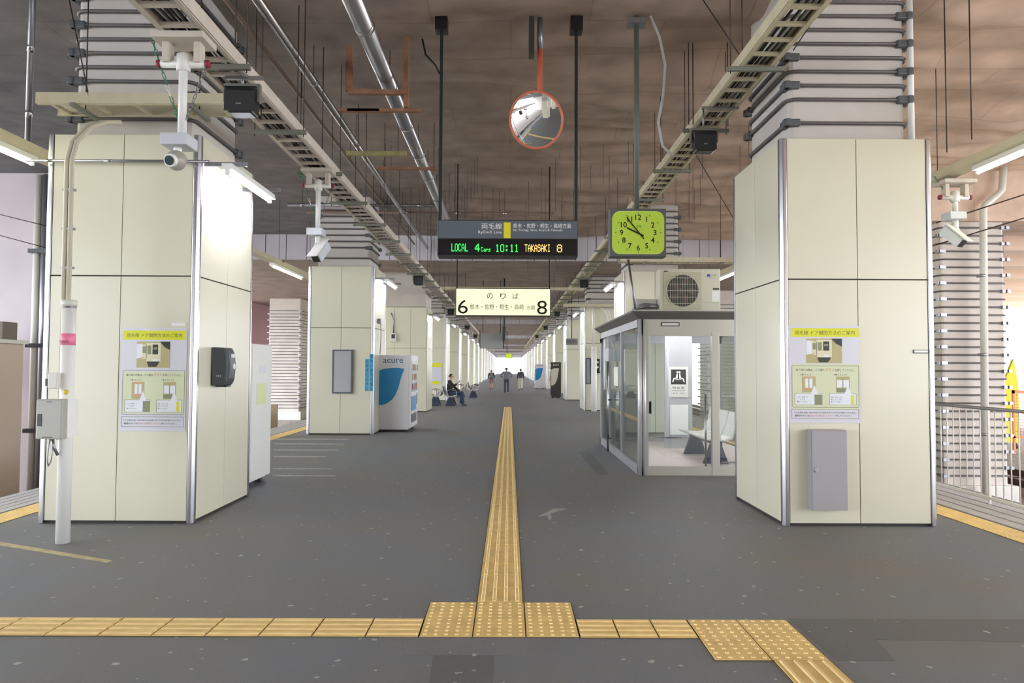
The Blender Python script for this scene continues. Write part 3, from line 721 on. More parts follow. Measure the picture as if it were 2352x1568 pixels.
# platform sign
M_signlit = mat('sign_lit', (246, 246, 205), .4, emit=(250, 250, 212), estr=.42)
rt, w, h = hang_sign('platform_sign', 'lit cream platform sign with large black 6 and 8', 'sign', 1046, 662, 1265, 725, 13.6, .2, M_dark)
s = w/219; T = lambda px, py: ((px-1155.5)*s, (725-py)*s)
b = MB(); b.box(-w/2+.015, w/2-.015, -.006, 0, .015, h-.015); b.build('lit_face', M_signlit, rt)
b = MB()
for ch, px in (('の', 1125), ('り', 1155), ('ば', 1184)):
    x, z = T(px, 679); put_text(b, ch, x, -.009, z, 13*s, 13*s)
x, z = T(1063, 704); put_text(b, '6', x, -.009, z, 23*s, 32*s)
x, z = T(1245, 705); put_text(b, '8', x, -.009, z, 23*s, 32*s)
b.build('dark_lettering', M_black, rt)
b = MB(); x, z = T(1141, 704); put_text(b, '栃木・佐野・桐生・高崎', x, -.009, z, 124*s, 13*s)
x, z = T(1219, 705); put_text(b, '方面', x, -.009, z, 20*s, 10*s); b.build('grey_lettering', mat('letter_grey', (110, 112, 96), .5), rt)
for x in (-w/2+.02, w/2-.02):
    b = MB(); b.cyl((x, .1, h), (x, .1, CZ+.05-rt.location.z), .011, 8); b.build('hanging_post', M_black, rt)

# far hanging signs
rt, w, h = hang_sign('blank_board', 'blank grey hanging board far down the platform left of centre', 'sign', 1103, 765, 1155, 800, 27.5, .15, mat('board_grey', (150, 150, 146), .6))
b = MB(); b.box(-w/2-.03, -w/2, 0, .15, 0, h+.1); b.box(w/2, w/2+.03, 0, .15, 0, h+.1); b.build('edge_frame', M_black, rt)
b = MB(); b.cyl((-w/2+.1, .08, h), (-w/2+.1, .08, 4.95-rt.location.z), .015, 6); b.cyl((w/2-.1, .08, h), (w/2-.1, .08, 4.95-rt.location.z), .015, 6); b.build('hanging_rods', M_dark, rt)
rt, w, h = hang_sign('edge_on_board', 'narrow dark hanging board seen edge on in the middle of the platform', 'sign', 1154, 750, 1161.5, 781, 26.5, 1.4, M_dark)
b = MB(); b.cyl((0, .5, h), (0, .5, 4.95-rt.location.z), .03, 8); b.build('hanging_post', M_dark, rt)
rt, w, h = hang_sign('far_clock', 'tiny yellow green hanging clock far down the platform', 'clock', 1161, 811, 1176, 823, 66, .1, M_dark)
b = MB(); b.box(-w/2+.02, w/2-.02, -.02, 0, .02, h-.02); b.build('dial', mat('dial_lime', (190, 214, 50), .5, emit=(190, 214, 50), estr=.3), rt)
b = MB(); b.box(-w/2+.1, -w/2+.16, .02, .1, h, 4.95-rt.location.z); b.build('hanging_post', M_dark, rt)
rt, w, h = hang_sign('notice_sign', 'small grey hanging sign with dark characters before the fourth right column', 'sign', 1300, 777, 1327, 792, 33.2, .08, mat('sign_mid_grey', (140, 140, 140), .6))
b = MB(); put_text(b, '喫煙場所', 0, -.01, h/2, w*.86, h*.62); b.build('lettering', mat('letter_dark', (66, 66, 68), .6), rt)
b = MB(); b.cyl((0, .04, h), (0, .04, 4.95-rt.location.z), .02, 8); b.build('hanging_post', M_dark, rt)

# ------------------------------------------------------------------ platform clock
M_dial = mat('dial_green', (164, 190, 58), .45, emit=(166, 196, 56), estr=.12)
rt, w, h = hang_sign('platform_clock', 'square grey framed station clock with a lime green dial', 'clock', 1401, 479, 1530, 589, 7.9, .16, mat('clock_frame', (84, 86, 84), .45))
s = w/129; dw, dh = 117*s, 96*s; cz = h/2-.002
b = MB(); b.prism(rrect(dw, dh, .085, 6, 0, cz), -.012, .0); b.build('dial', M_dial, rt)
b = MB(); b.prism(rrect(dw+.014, dh+.014, .09, 6, 0, cz), -.006, .001); b.build('dial_rim', mat('rim_lime', (206, 226, 120), .4), rt)
b = MB(); Rr = 44*s; Rx = 46*s
for i in range(12):
    a = R(30*(i+1)); put_text(b, str(i+1), Rx*.83*math.sin(a), -.0135, cz+Rr*.80*math.cos(a), None, 12.5*s, .016)
b.build('numerals', M_black, rt); b = MB()
for i in range(60):
    a = R(6*i); x, z = Rx*1.12*math.sin(a), cz+Rr*1.02*math.cos(a)
    q = .0075 if i % 5 == 0 else .0025; 
    b.prism([(x-q*.8, z), (x, z-q), (x+q*.8, z), (x, z+q)], -.014, -.012)
b.build('minute_marks', M_black, rt)
b = MB(); put_text(b, 'JR', 2*s, -.0135, cz+13*s, 13*s, 9*s); b.build('operator_mark', mat('mark_green', (30, 160, 60), .5), rt)
def hand(ang, l, back, wd, dy, nm):
    b = MB(); M_ = Matrix.Rotation(ang, 4, 'Y')
    b.box(-wd, wd, dy-.003, dy, -back, l, Matrix.Translation((4*s, 0, cz-4*s)) @ M_); b.build(nm, M_black, rt)
hand(R(-64), 33*s, 9*s, .0085, -.018, 'hour_hand'); hand(R(-39), 48*s, 14*s, .006, -.022, 'minute_hand')
b = MB(); b.cyl((0, .08, h), (0, .08, CZ+.05-rt.location.z), .028, 12); b.build('hanging_post', mat('post_green_grey', (92, 98, 92), .5), rt)
b = MB(); b.box(-.1, .1, 0, .16, CZ-.07-rt.location.z, CZ-.01-rt.location.z); b.build('ceiling_bracket', M_steel_d, rt)
a = at(1465, 12, 7.95)-rt.location; q = [a]+[at(px, py, 7.98)-rt.location for px, py in ((1490, 28), (1515, 85), (1528, 150), (1524, 215), (1512, 280), (1522, 335), (1545, 358))]
b = MB(); b.tube(q, .016, 8); b.build('flexible_conduit', M_cable2, rt)

# ------------------------------------------------------------------ convex mirror
c = at(1231, 276, 7.9); rt = thing('convex_mirror', tuple(c), 'round convex safety mirror with an orange rim on an orange post', 'mirror')
M_or = mat('mirror_orange', (205, 110, 78), .45)
M_mir = mat('mirror_glass', (240, 240, 240), .01, 1.0)
rr_ = .305; b = MB(); n, k = 40, 12; Rs = 1.15; vs = []; fs = []
for i in range(k+1):
    r = rr_*i/k
    yy = -(math.sqrt(Rs*Rs-r*r)-math.sqrt(Rs*Rs-rr_*rr_))
    for j in range(n): vs.append((r*math.cos(2*math.pi*j/n), yy, r*math.sin(2*math.pi*j/n)))
for i in range(k):
    for j in range(n): fs.append((i*n+j, i*n+(j+1) % n, (i+1)*n+(j+1) % n, (i+1)*n+j))
b.add(vs, fs, True); TLT = Matrix.Rotation(R(-20), 4, 'Z') @ Matrix.Rotation(R(22), 4, 'X')
o = b.build('mirror_face', M_mir, rt); o.matrix_local = TLT
b = MB(); b.tube([(rr_*math.cos(2*math.pi*j/48), 0, rr_*math.sin(2*math.pi*j/48)) for j in range(48)], .014, 8, closed=True); o = b.build('rim', M_or, rt); o.matrix_local = TLT
b = MB(); b.sphere((0, .03, 0), rr_*.96, 24, 10, (1, .35, 1)); o = b.build('back_shell', M_or, rt); o.matrix_local = TLT @ Matrix.Translation((0, .05, 0))
o.scale = (1, .5, 1)
b = MB(); b.cyl((.05, .12, -.05), (.05, .12, .86), .03, 12); b.m = 1; b.cyl((.05, .12, .86), (.05, .12, CZ-c.z+.03), .033, 12); b.build('post', [M_or, M_steel_d], rt)
b = MB(); b.box(-.08, -.02, .05, .2, .78, CZ-c.z+.02); b.build('ceiling_bracket', M_dark, rt)

# ------------------------------------------------------------------ loudspeakers
def speaker_meshes():
    d = {}
    b = MB(); b.prism([(-.15, .13), (.15, .13), (.125, -.125), (-.11, -.125)], -.10, .09); d['b'] = b.mesh('cabinet', M_black)
    b = MB(); b.box(-.135, .135, -.104, -.1, -.11, .08); d['g'] = b.mesh('grille', mat('grille', (34, 34, 36), .7))
    b = MB(); b.box(-.17, .17, -.03, .03, .15, .175); b.box(.145, .17, -.03, .03, .0, .16); b.box(-.17, -.15, -.03, .03, .0, .16); d['y'] = b.mesh('yoke', M_hanger)
    b = MB(); b.cyl((0, 0, .17), (0, 0, .5), .012, 8); d['s'] = b.mesh('stem', M_steel_d)
    b = MB(); put_text(b, 'JVC', 0, -.1055, -.045, .05, .014); d['l'] = b.mesh('maker_mark', M_white)
    return d
SPM = speaker_meshes()
def speaker(x, y, z, label, grp, sc=1.0):
    lx, ladz = (LLX, LLZ) if x < 0 else (RLX, RLZ)
    rt = thing('loudspeaker', (x, y, z), label, 'speaker', grp); rt.scale = (sc,)*3
    link('cabinet', SPM['b'], rt, bevel=.02); link('grille', SPM['g'], rt, bevel=.003); link('yoke', SPM['y'], rt); b = MB(); tp = ladz-.05-z; b.cyl((0, 0, .17), (0, 0, tp/sc), .012, 8); xx_ = (lx-x)/sc; b.box(min(0, xx_)-.02, max(0, xx_)+.19, -.02, .02, tp/sc-.03, tp/sc); b.build('stem', M_steel_d, rt); link('maker_mark', SPM['l'], rt)
for i, (px, py, Y) in enumerate(((557, 236, 6.16), (962, 645, 18.2), (1036, 717, 28.2), (1073, 752, 39), (1092, 772, 49), (1107, 784, 60))):
    p = at(px, py, Y); speaker(p.x, p.y, p.z, 'black box loudspeaker under the left cable ladder, %s from the viewer' % nth(i), 'left loudspeakers', .92)
for i, (px, py, Y) in enumerate(((1616, 328, 8.1), (1341, 652, 21), (1279, 721, 33), (1253, 753, 43.5), (1233, 773, 57))):
    p = at(px, py, Y); speaker(p.x, p.y, p.z, 'black box loudspeaker under the right cable ladder, %s from the viewer' % nth(i), 'right loudspeakers', .92)

# ------------------------------------------------------------------ security cameras hanging on poles
def cam_pole(px, pytop, pybot, Y, label, kind, ladz):
    p = at(px, pybot, Y); top = ladz-.06; rt = thing('security_camera', tuple(p), label, 'security camera')
    hh = top-p.z
    b = MB(); b.cyl((0, 0, 0), (0, 0, hh-.12), .032, 12); b.build('pole', M_white, rt)
    b = MB(); b.cbox((0, 0, hh-.02), (.40, .26, .05)); b.cbox((-.12, 0, hh-.12), (.05, .1, .16)); b.cbox((.12, 0, hh-.12), (.05, .1, .16)); b.build('clamp_plate', M_ladder_l, rt, bevel=.006)
    b = MB(); b.cyl((-.17, 0, hh-.2), (.17, 0, hh-.2), .03, 12); b.cyl((0, 0, hh-.26), (0, 0, hh-.13), .05, 12); b.build('cross_tube', M_white, rt)
    b = MB(); b.cyl((-.2, 0, hh-.2), (-.17, 0, hh-.2), .031, 12); b.cyl((.17, 0, hh-.2), (.2, 0, hh-.2), .031, 12); b.build('end_cap', M_red, rt)
    b = MB(); b.cbox((-.02, 0, -.05), (.2, .2, .09)); b.build('junction_box', mat('box_light_grey', (200, 204, 210), .45), rt, bevel=.006)
    for sg, up in ((-1, .85), (1, .62)):                   # safety chain either side
        q = []; n = 14
        for k in range(n+1): q.append(Vector((sg*(.03+.26*(k/n)*up), 0, .12+(hh*up)*(k/n))))
        b = MB()
        for k in range(n):
            b.m = 1 if k in (4, 5, 9) and sg < 0 else 0
            if k % 2: b.tube([q[k]+Vector((.01, 0, 0)), q[k+1]+Vector((.01, 0, 0)), q[k+1]-Vector((.01, 0, 0)), q[k]-Vector((.01, 0, 0))], .0035, 5, closed=True)
            else: b.tube([q[k]+Vector((0, .01, 0)), q[k+1]+Vector((0, .01, 0)), q[k+1]-Vector((0, .01, 0)), q[k]-Vector((0, .01, 0))], .0035, 5, closed=True)
        b.build('chain', [M_steel_d if sg > 0 else M_green, M_white], rt)
    if kind == 'dome':
        b = MB(); b.cyl((-.03, 0, -.13), (-.03, 0, -.09), .03, 12); b.build('neck', M_white, rt)
        b = MB(); b.sphere((-.04, 0, -.19), .078, 20, 12); b.build('dome_shell', mat('camera_grey', (168, 162, 152), .4), rt)
        b = MB(); b.cyl((-.045, -.055, -.205), (-.05, -.088, -.215), .052, 20, .047); b.m = 1; b.cyl((-.05, -.088, -.215), (-.051, -.094, -.217), .036, 20); b.build('lens', [M_white, mat('lens_glass', (20, 50, 60), .08)], rt)
    else:
        sg = 1 if kind == 'bullet_r' else -1
        b = MB(); b.cyl((0, 0, -.1), (0, 0, -.2), .035, 10); b.sphere((0, 0, -.22), .045, 12, 8); b.build('joint', M_white, rt)
        M_ = Matrix.Translation((sg*.05, -.03, -.3)) @ Matrix.Rotation(R(sg*-20 if kind == 'bullet_r' else 30), 4, 'Z') @ Matrix.Rotation(R(45), 4, 'X')
        b = MB(); b.cbox((0, 0, 0), (.13, .3, .13), M_); b.build('camera_body', mat('camera_pale', (206, 214, 222), .35), rt, bevel=.02)
        b = MB(); b.cbox((0, -.02, .075), (.15, .36, .015), M_); b.build('sun_hood', M_white, rt, bevel=.004)
        b = MB(); b.cbox((0, -.152, 0), (.10, .006, .10), M_); b.build('window', M_black, rt)
cam_pole(418, 60, 312, 5.42, 'white pole with a dome security camera in front of the nearest left column', 'dome', LLZ)
cam_pole(730, 375, 525, 9.1, 'white pole with a box security camera between the two nearest left columns', 'bullet_r', LLZ)
cam_pole(2194, 395, 488, 8.75, 'white pole with a box security camera at the right edge', 'bullet_l', 3.93)
# ------------------------------------------------------------------ posters and small fixtures on the columns
M_sheet = mat('poster_sheet', (206, 206, 214), .35); M_py = mat('poster_yellow', (214, 216, 30), .5); M_pg = mat('poster_pale_green', (206, 212, 176), .5)
M_pw = mat('poster_white', (222, 226, 232), .5); M_pk = mat('poster_black', (40, 42, 36), .5); M_pt = mat('poster_tan', (178, 168, 120), .5)
M_po = mat('poster_orange', (216, 150, 120), .5); M_pgr = mat('poster_grey_green', (130, 136, 104), .5); M_line = mat('poster_line', (120, 122, 96), .5); M_pcream = mat('poster_train_cream', (214, 210, 176), .5)
POSTER = {}
def poster(px0, py0, px1, py1, Y, label):
    a, b_ = at(px0, py1, Y), at(px1, py0, Y); w, h = b_.x-a.x, b_.z-a.z
    rt = thing('poster', ((a.x+b_.x)/2, Y, a.z), label, 'poster'); s = w/155.0
    X = lambda u: (u-77.5)*s
    Z = lambda v: h-v*h/233.0
    def R_(mb, u0, v0, u1, v1, y): mb.box(X(u0), X(u1), y, y+.0008, Z(v1), Z(v0))
    def fr(mb, u0, v0, u1, v1, y, t=.6):
        R_(mb, u0, v0, u1, v0+t, y); R_(mb, u0, v1-t, u1, v1, y); R_(mb, u0, v0, u0+t, v1, y); R_(mb, u1-t, v0, u1, v1, y)
    b = MB(); b.box(-w/2, w/2, -.002, 0, 0, h); b.build('sheet', M_sheet, rt)
    b = MB(); R_(b, 5, 6, 153, 27, -.0028); b.build('yellow_banner', M_py, rt)
    b = MB(); put_text(b, '両毛線 ドア開閉方法のご案内', X(79), -.003, Z(17), 130*s, 9.5*s)
    put_text(b, '乗り降りの際は、ドア横の', X(46), -.0036, Z(106.5), 62*s, 5.6*s); put_text(b, 'を押してください。', X(122), -.0036, Z(106.5), 44*s, 5.6*s)
    put_text(b, '［乗るとき］', X(38), -.0036, Z(117.5), 26*s, 4*s); put_text(b, '［降りるとき］', X(112), -.0036, Z(117.5), 28*s, 4*s)
    for u, ln in ((29, ('ボタンを押して', 'ドアを', '開けてください')), (102, ('「開」ボタンを', '押してドアを', '開けてください'))):
        for i, t in enumerate(ln): put_text(b, t, X(u), -.0044, Z(171+i*5.5), (24 if len(t) > 4 else 10)*s, 3.4*s)
    put_text(b, 'ドアを閉める際、他のお客さまが挟まれるトラブルが多発しております。', X(78), -.0036, Z(208), 134*s, 3.8*s)
    put_text(b, '開閉ボタンは', X(28), -.0036, Z(215.5), 32*s, 4.6*s); put_text(b, '押してください。', X(118), -.0036, Z(215.5), 36*s, 4.6*s)
    b.build('lettering', M_pk, rt)
    b = MB(); put_text(b, 'ボタン', X(89), -.0036, Z(105.5), 20*s, 7.5*s); put_text(b, '周りを確認してから', X(72), -.0036, Z(215.5), 52*s, 4.8*s); b.build('orange_lettering', M_po, rt)
    # train photo
    b = MB(); R_(b, 38, 31, 116, 90, -.0028); b.m = 1
    R_(b, 38, 36, 52, 70, -.0034); b.m = 2
    R_(b, 60, 34, 94, 76, -.0035); R_(b, 50, 38, 61, 70, -.0035); b.m = 3
    R_(b, 75, 38, 88, 60, -.0042); b.m = 5; R_(b, 52, 42, 59, 57, -.0042); R_(b, 63, 40, 72, 60, -.0042); R_(b, 77, 44, 86, 49, -.0044); b.m = 3
    b.add([(X(62), -.0042, Z(76)), (X(92), -.0042, Z(76)), (X(86), -.0042, Z(88)), (X(66), -.0042, Z(88))], [(0, 1, 2, 3)]); b.m = 4
    b.add([(X(92), -.0043, Z(80)), (X(108), -.0043, Z(58)), (X(116), -.0043, Z(66)), (X(116), -.0043, Z(90)), (X(82), -.0043, Z(90))], [(0, 1, 2, 3, 4)]); b.m = 3
    b.add([(X(92), -.0042, Z(31)), (X(116), -.0042, Z(31)), (X(116), -.0042, Z(50)), (X(104), -.0042, Z(44))], [(0, 1, 2, 3)]); b.m = 0
    for k in range(4): b.add([(X(38), -.0043, Z(70+5*k)), (X(56+2*k), -.0043, Z(66+6*k)), (X(56+2*k), -.0043, Z(68+6*k)), (X(38), -.0043, Z(72.5+5*k))], [(0, 1, 2, 3)])
    b.m = 1; R_(b, 76, 70, 88, 75, -.0045)
    b.build('train_photograph', [M_pt, M_pw, M_pcream, M_pk, M_pt, M_pgr], rt)
    b = MB(); b.prism(rrect(146*s, 98*s, 5*s, 4, X(79), Z(146)), -.0029, -.0021); b.build('green_box', M_pg, rt)
    b = MB(); fr(b, 8, 95, 152, 97, -.0034, .5); fr(b, 6, 97, 7, 195, -.0034, .5); fr(b, 151, 97, 152, 195, -.0034, .5); R_(b, 8, 195, 150, 196, -.0034)
    fr(b, 5, 200, 151, 223, -.0029, .8); fr(b, 12, 162, 72, 190, -.0042, .8); fr(b, 87, 162, 146, 190, -.0042, .8); b.build('box_outlines', M_line, rt)
    b = MB(); R_(b, 12, 162, 72, 190, -.0036); R_(b, 87, 162, 146, 190, -.0036)
    for u in (0, 73): b.add([(X(47+u), -.0044, Z(163)), (X(62+u), -.0044, Z(163)), (X(55+u), -.0044, Z(142))], [(0, 1, 2)])
    b.build('speech_boxes', M_pw, rt)
    b = MB(); R_(b, 28, 122, 58, 160, -.0034); R_(b, 102, 122, 132, 160, -.0034); b.m = 1; R_(b, 34, 123, 50, 126, -.004); R_(b, 34, 150, 50, 153, -.004); b.m = 2
    R_(b, 42.5, 127, 43.5, 149, -.004); R_(b, 103, 150, 131, 160, -.004); R_(b, 116.5, 126, 117.5, 160, -.0041); b.m = 3; R_(b, 35, 127, 42, 149, -.0039); R_(b, 44, 127, 51, 149, -.0039); R_(b, 104, 130, 116, 148, -.0039); R_(b, 118, 130, 130, 148, -.0039)
    b.m = 2; R_(b, 55, 165, 71, 189, -.004); b.m = 4; R_(b, 134, 166, 141, 188, -.004); b.build('button_photographs', [M_pt, M_po, M_pgr, M_pw, M_py], rt)
    return rt
poster(273, 753, 430, 990, 7.045, 'white door opening guide poster with a yellow banner on the nearest left column')
poster(1813, 748, 1974, 971, 7.045, 'white door opening guide poster with a yellow banner on the nearest right column')
# little posters on the third left panelled column
p = at(985, 880, 32.99)
rt = thing('poster', (at(1000, 858, 32.99).x, 32.985, at(1000, 885, 32.99).z), 'small faded poster with lime green blocks behind the plain left pier', 'poster')
b = MB(); b.box(-.45, .3, -.002, 0, 0, 1.1); b.m = 1; b.box(-.45, .25, -.006, -.002, .85, 1.05); b.box(-.3, .2, -.006, -.002, .05, .2); b.build('sheet', [M_sheet, M_py], rt)
def plate(name, label, cat, px0, py0, px1, py1, Y, m, m2=None):
    a, b_ = at(px0, py1, Y), at(px1, py0, Y); rt = thing(name, ((a.x+b_.x)/2, Y, (a.z+b_.z)/2), label, cat); w, h = (b_.x-a.x)/2, (b_.z-a.z)/2
    b = MB(); b.box(-w, w, -.004, 0, -h, h); b.build('plate', m, rt)
    if m2:
        b = MB(); b.box(-w*.9, w*.9, -.006, -.004, -h*.6, h*.6); b.build('face', m2, rt)
    return rt, w, h
plate('name_plate', 'small blank white plate above the poster on the nearest left column', 'plate', 394, 741, 427, 748, 7.045, M_white)
rt, w, h = plate('name_plate', 'small framed white label on the right half of the nearest right column', 'plate', 2098, 803, 2132, 811, 7.045, M_dark, M_white)
# grey cabinet on nearest right column
a, b_ = at(1866, 1173, 6.93), at(1946, 988, 6.93)
rt = thing('wall_cabinet', ((a.x+b_.x)/2, 7.045, a.z), 'grey steel cabinet with a round lock on the nearest right column', 'cabinet'); w, h = (b_.x-a.x)/2, b_.z-a.z
M_cab = mat('cabinet_grey', (158, 154, 156), .45)
b = MB(); b.box(-w, w, -.10, 0, 0, h); b.build('body', M_cab, rt, bevel=.004)
b = MB(); b.box(-w+.004, w-.004, -.118, -.101, .004, h-.004); b.build('door', M_cab, rt, bevel=.003)
b = MB(); b.cyl((-w+.045, -.127, h*.505), (-w+.045, -.117, h*.505), .02, 20); b.m = 1; b.cyl((-w+.045, -.131, h*.505), (-w+.045, -.126, h*.505), .012, 16); b.build('lock', [M_steel, M_steel_d], rt)
# wall box on the nearest left column
rt = thing('wall_dispenser', (-3.082, 7.52, 1.34), 'dark grey rounded wall box with white stickers on the nearest left column', 'wall box')
M_dg = mat('charcoal_plastic', (70, 74, 80), .4)
b = MB(); b.prism([(0, 0), (.13, .0), (.155, .05), (.165, .2), (.155, .34), (.13, .395), (.0, .4)], -.12, .11, 'y'); b.build('housing', M_dg, rt, bevel=.015)
b = MB(); b.prism([(.11, .03), (.172, .06), (.185, .2), (.172, .34), (.11, .38)], -.085, .085, 'y'); b.build('cover', mat('charcoal_light', (86, 90, 96), .35), rt, bevel=.02)
b = MB()
for k in range(3): b.box(.176, .181, -.05+k*.034, -.025+k*.034, .29, .33)
b.cyl((.178, .01, .2), (.19, .01, .2), .03, 16); b.build('stickers', M_white, rt)
b = MB(); put_text(b, '◦◦◦', .08, -.122, .10, .05, .02); b.build('faint_mark', M_white, rt)
b = MB(); b.box(.02, .14, -.06, .05, -.015, 0); b.build('tray', M_black, rt)

# equipment pole by the nearest left column
p = onfloor(144, 1246); zt = at(160, 692, p.y).z
rt = thing('equipment_pole', (p.x, p.y, 0), 'white floor standing pole carrying a grey box, in front of the nearest left column', 'pole')
b = MB(); b.cyl((0, 0, 0), (0, 0, zt), .056, 24); b.build('pole', M_white, rt)
b = MB(); b.cyl((0, 0, zt-.045), (0, 0, zt+.01), .062, 24); b.m = 1; b.cyl((0, 0, zt-.06), (0, 0, zt-.045), .059, 24); b.build('cap', [M_offw, M_steel], rt)
zz = lambda py: at(150, py, p.y-.08).z
b = MB(); b.box(-.165, .06, -.155, -.055, zz(1007), zz(916)); b.build('control_box', mat('box_grey', (172, 172, 162), .4), rt, bevel=.012)
b = MB(); b.box(.0, .075, -.1, .05, zz(1007)+.01, zz(916)-.002); b.build('bracket', M_white, rt, bevel=.004)
b = MB(); b.box(-.148, -.112, -.159, -.154, zz(977), zz(949)); b.build('slot', M_black, rt)
b = MB(); put_text(b, 'PASMO'[:0] or '———', -.06, -.157, zz(1002), .09, .006); put_text(b, '———', -.05, -.157, zz(922), .05, .005); b.build('faint_lettering', M_dark, rt)
b = MB(); b.box(-.10, -.02, -.11, -.05, zz(893), zz(856)); b.box(-.13, -.10, -.10, -.05, zz(888), zz(862)); b.build('switch_box', M_offw, rt, bevel=.008)
b = MB(); b.box(-.125, -.108, -.104, -.1, zz(886), zz(870)); b.build('switch_panel', M_dark, rt)
b = MB(); b.sphere((.045, -.085, zz(900)), .022, 12, 8); b.build('yellow_knob', mat('knob_yellow', (225, 200, 60), .5), rt)
b = MB(); b.tube([(-.07, -.1, zz(1007)), (-.085, -.1, zz(1030)), (-.09, -.1, zz(1055)), (-.08, -.1, zz(1070)), (-.06, -.1, zz(1060)), (-.05, -.1, zz(1040)), (-.055, -.09, zz(1010))], .006, 6)
b.tube([(-.05, -.1, zz(1007)), (-.04, -.1, zz(1025)), (-.02, -.07, zz(1045))], .013, 8); b.build('cable', M_steel_d, rt)
b = MB(); b.cyl((0, 0, zz(792)+.0), (0, 0, zz(765)), .0575, 24); b.m = 1; put_text(b, '保護設定', 0, -.0590, zz(784), .085, .024); b.build('pink_tape', [M_pink, mat('tape_ink', (90, 50, 80), .6)], rt)
# conduits dropping from the cross tray to the pole
b0 = at(178, 262, 6.5); 
rt = thing('conduit_pair', (p.x, p.y+.02, 0), 'two beige conduits curving down from the cross tray onto the equipment pole', 'conduit')
for k, dx in enumerate((-.085, -.04)):
    b = MB(); xs_ = p.x; tz = b0.z-.05
    b.tube([(dx, .03, zt*.42), (dx, .03, tz-.42), (dx+.02, .06, tz-.25), (dx+.09, .16, tz-.08), (dx+.17, .26, tz+.0), (dx+.26, .34, tz+.03)], .021, 10)
    b.build('pipe', mat('conduit_beige', (196, 190, 168), .5), rt)
for z in (2.4, 2.75, 3.1):
    b = MB(); b.box(-.115, -.01, .02, .06, z, z+.02); b.build('clip', M_steel_d, rt)
pipe('conduit', 'thin grey pipe running across the front of the nearest left column to its lamp', [(-4.75, 6.96, 3.55), (-2.96, 6.96, 3.55)], .014, M_steel_d, [.12, .45, .8], up=False)
# notice case and hanging blue words on second left column
def case(name, label, px0, py0, px1, py1, Y, glass=True):
    a, b_ = at(px0, py1, Y), at(px1, py0, Y); w, h = (b_.x-a.x)/2, b_.z-a.z; rt = thing(name, ((a.x+b_.x)/2, Y, a.z), label, 'notice board')
    b = MB(); b.box(-w, w, -.05, 0, 0, h); b.build('case_back', M_steel_d, rt)
    b = MB(); t = .03; b.box(-w, w, -.07, -.05, 0, t); b.box(-w, w, -.07, -.05, h-t, h); b.box(-w, -w+t, -.07, -.05, t, h-t); b.box(w-t, w, -.07, -.05, t, h-t); b.build('frame', mat('case_frame', (74, 84, 92), .4), rt)
    b = MB(); b.box(-w+t, w-t, -.054, -.0505, t, h-t); b.build('white_sheet', mat('case_sheet', (206, 206, 216), .15), rt)
    b = MB(); b.box(-w+t, w-t, -.064, -.061, t, h-t); b.build('glass', GL_CLEAR, rt)
GL_CLEAR = glass_mat('glass_clear', (.96, .97, .97), .05); GL_TINT = glass_mat('glass_tinted', (.94, .98, .975), .14)
case('notice_case', 'glass fronted grey notice case on the second left column', 764, 803, 811, 903, 16.295)
case('notice_case', 'narrow glass notice case on the third right column', 1345, 822, 1357, 881, 25.795)
M_bl = mat('sign_blue', (72, 168, 206), .5)
for col, (t, px0, px1, py0, py1) in enumerate((('黄色い線の内側を', 848.5, 858, 813, 898), ('お歩きください', 838, 847.5, 824, 898))):
    a, b_ = at(px0, py1, 16.295), at(px1, py0, 16.295); w, h = (b_.x-a.x)/2, b_.z-a.z
    rt = thing('vertical_sign', ((a.x+b_.x)/2, 16.295, a.z), 'blue vertical lettering strip on the second left column, the %s' % ('taller right one', 'shorter left one')[col], 'sign')
    b = MB(); b.box(-w, w, -.004, 0, 0, h); b.build('strip', M_bl, rt)
    b = MB(); n = len(t)
    for i, ch in enumerate(t): put_text(b, ch, 0, -.006, h-(i+.5)*h/n, w*1.45, h/n*.8)
    b.build('lettering', mat('sign_navy', (20, 40, 70), .5), rt)
rt = thing('alarm_box', (-3.08, 16.75, 2.55), 'small box with a hanging cord on the side of the second left column', 'alarm box')
b = MB(); b.box(0, .07, -.08, .08, 0, .12); b.build('box', M_steel_d, rt, bevel=.01)
b = MB(); b.tube([(.05, .05, 0), (.06, .05, -.3), (.04, .05, -.7)], .008, 6); b.build('cord', M_dark, rt)
a = at(904, 785, 24.69)
rt = thing('meter_box', (a.x, 24.69, a.z), 'cream meter box under a conduit on the plain left pier', 'meter box')
b = MB(); b.box(-.1, .1, -.1, 0, 0, .3); b.build('box', M_offw, rt, bevel=.01)
b = MB(); b.box(-.06, .06, -.105, -.1, .12, .26); b.build('window', M_dark, rt)
b = MB(); b.tube([(0, -.04, .3), (0, -.04, .75), (-.06, -.04, .9), (-.1, -.02, 1.0)], .02, 8); b.build('conduit', M_steel_d, rt)
# speaker phone, pole and switch gear at the third right column
a = at(1372, 838, 25.6); rt = thing('platform_phone', (a.x, 25.79, a.z), 'black wall intercom with white buttons on the third right column', 'intercom')
b = MB(); b.box(-.12, .12, -.22, 0, -.3, .22); b.build('housing', M_black, rt, bevel=.05)
b = MB(); b.sphere((.0, -.22, .1), .045, 10, 6); b.sphere((.0, -.22, -.08), .045, 10, 6); b.build('buttons', M_white, rt)
a = onfloor(1362, 943); rt = thing('equipment_pole', (a.x, 25.5, 0), 'slim white pole standing against the third right column', 'pole')
b = MB(); b.cyl((0, 0, 0), (0, 0, 2.3), .1, 16); b.build('sleeve', M_white, rt)
b = MB(); b.cyl((-.02, 0, 2.3), (-.02, 0, 3.7), .04, 12); b.build('pole', M_offw, rt)
rt = thing('conduit_pair', (at(1400, 700, 25.4).x, 25.4, 2.5), 'two curved conduits dropping from the short tray behind the waiting room roof', 'conduit')
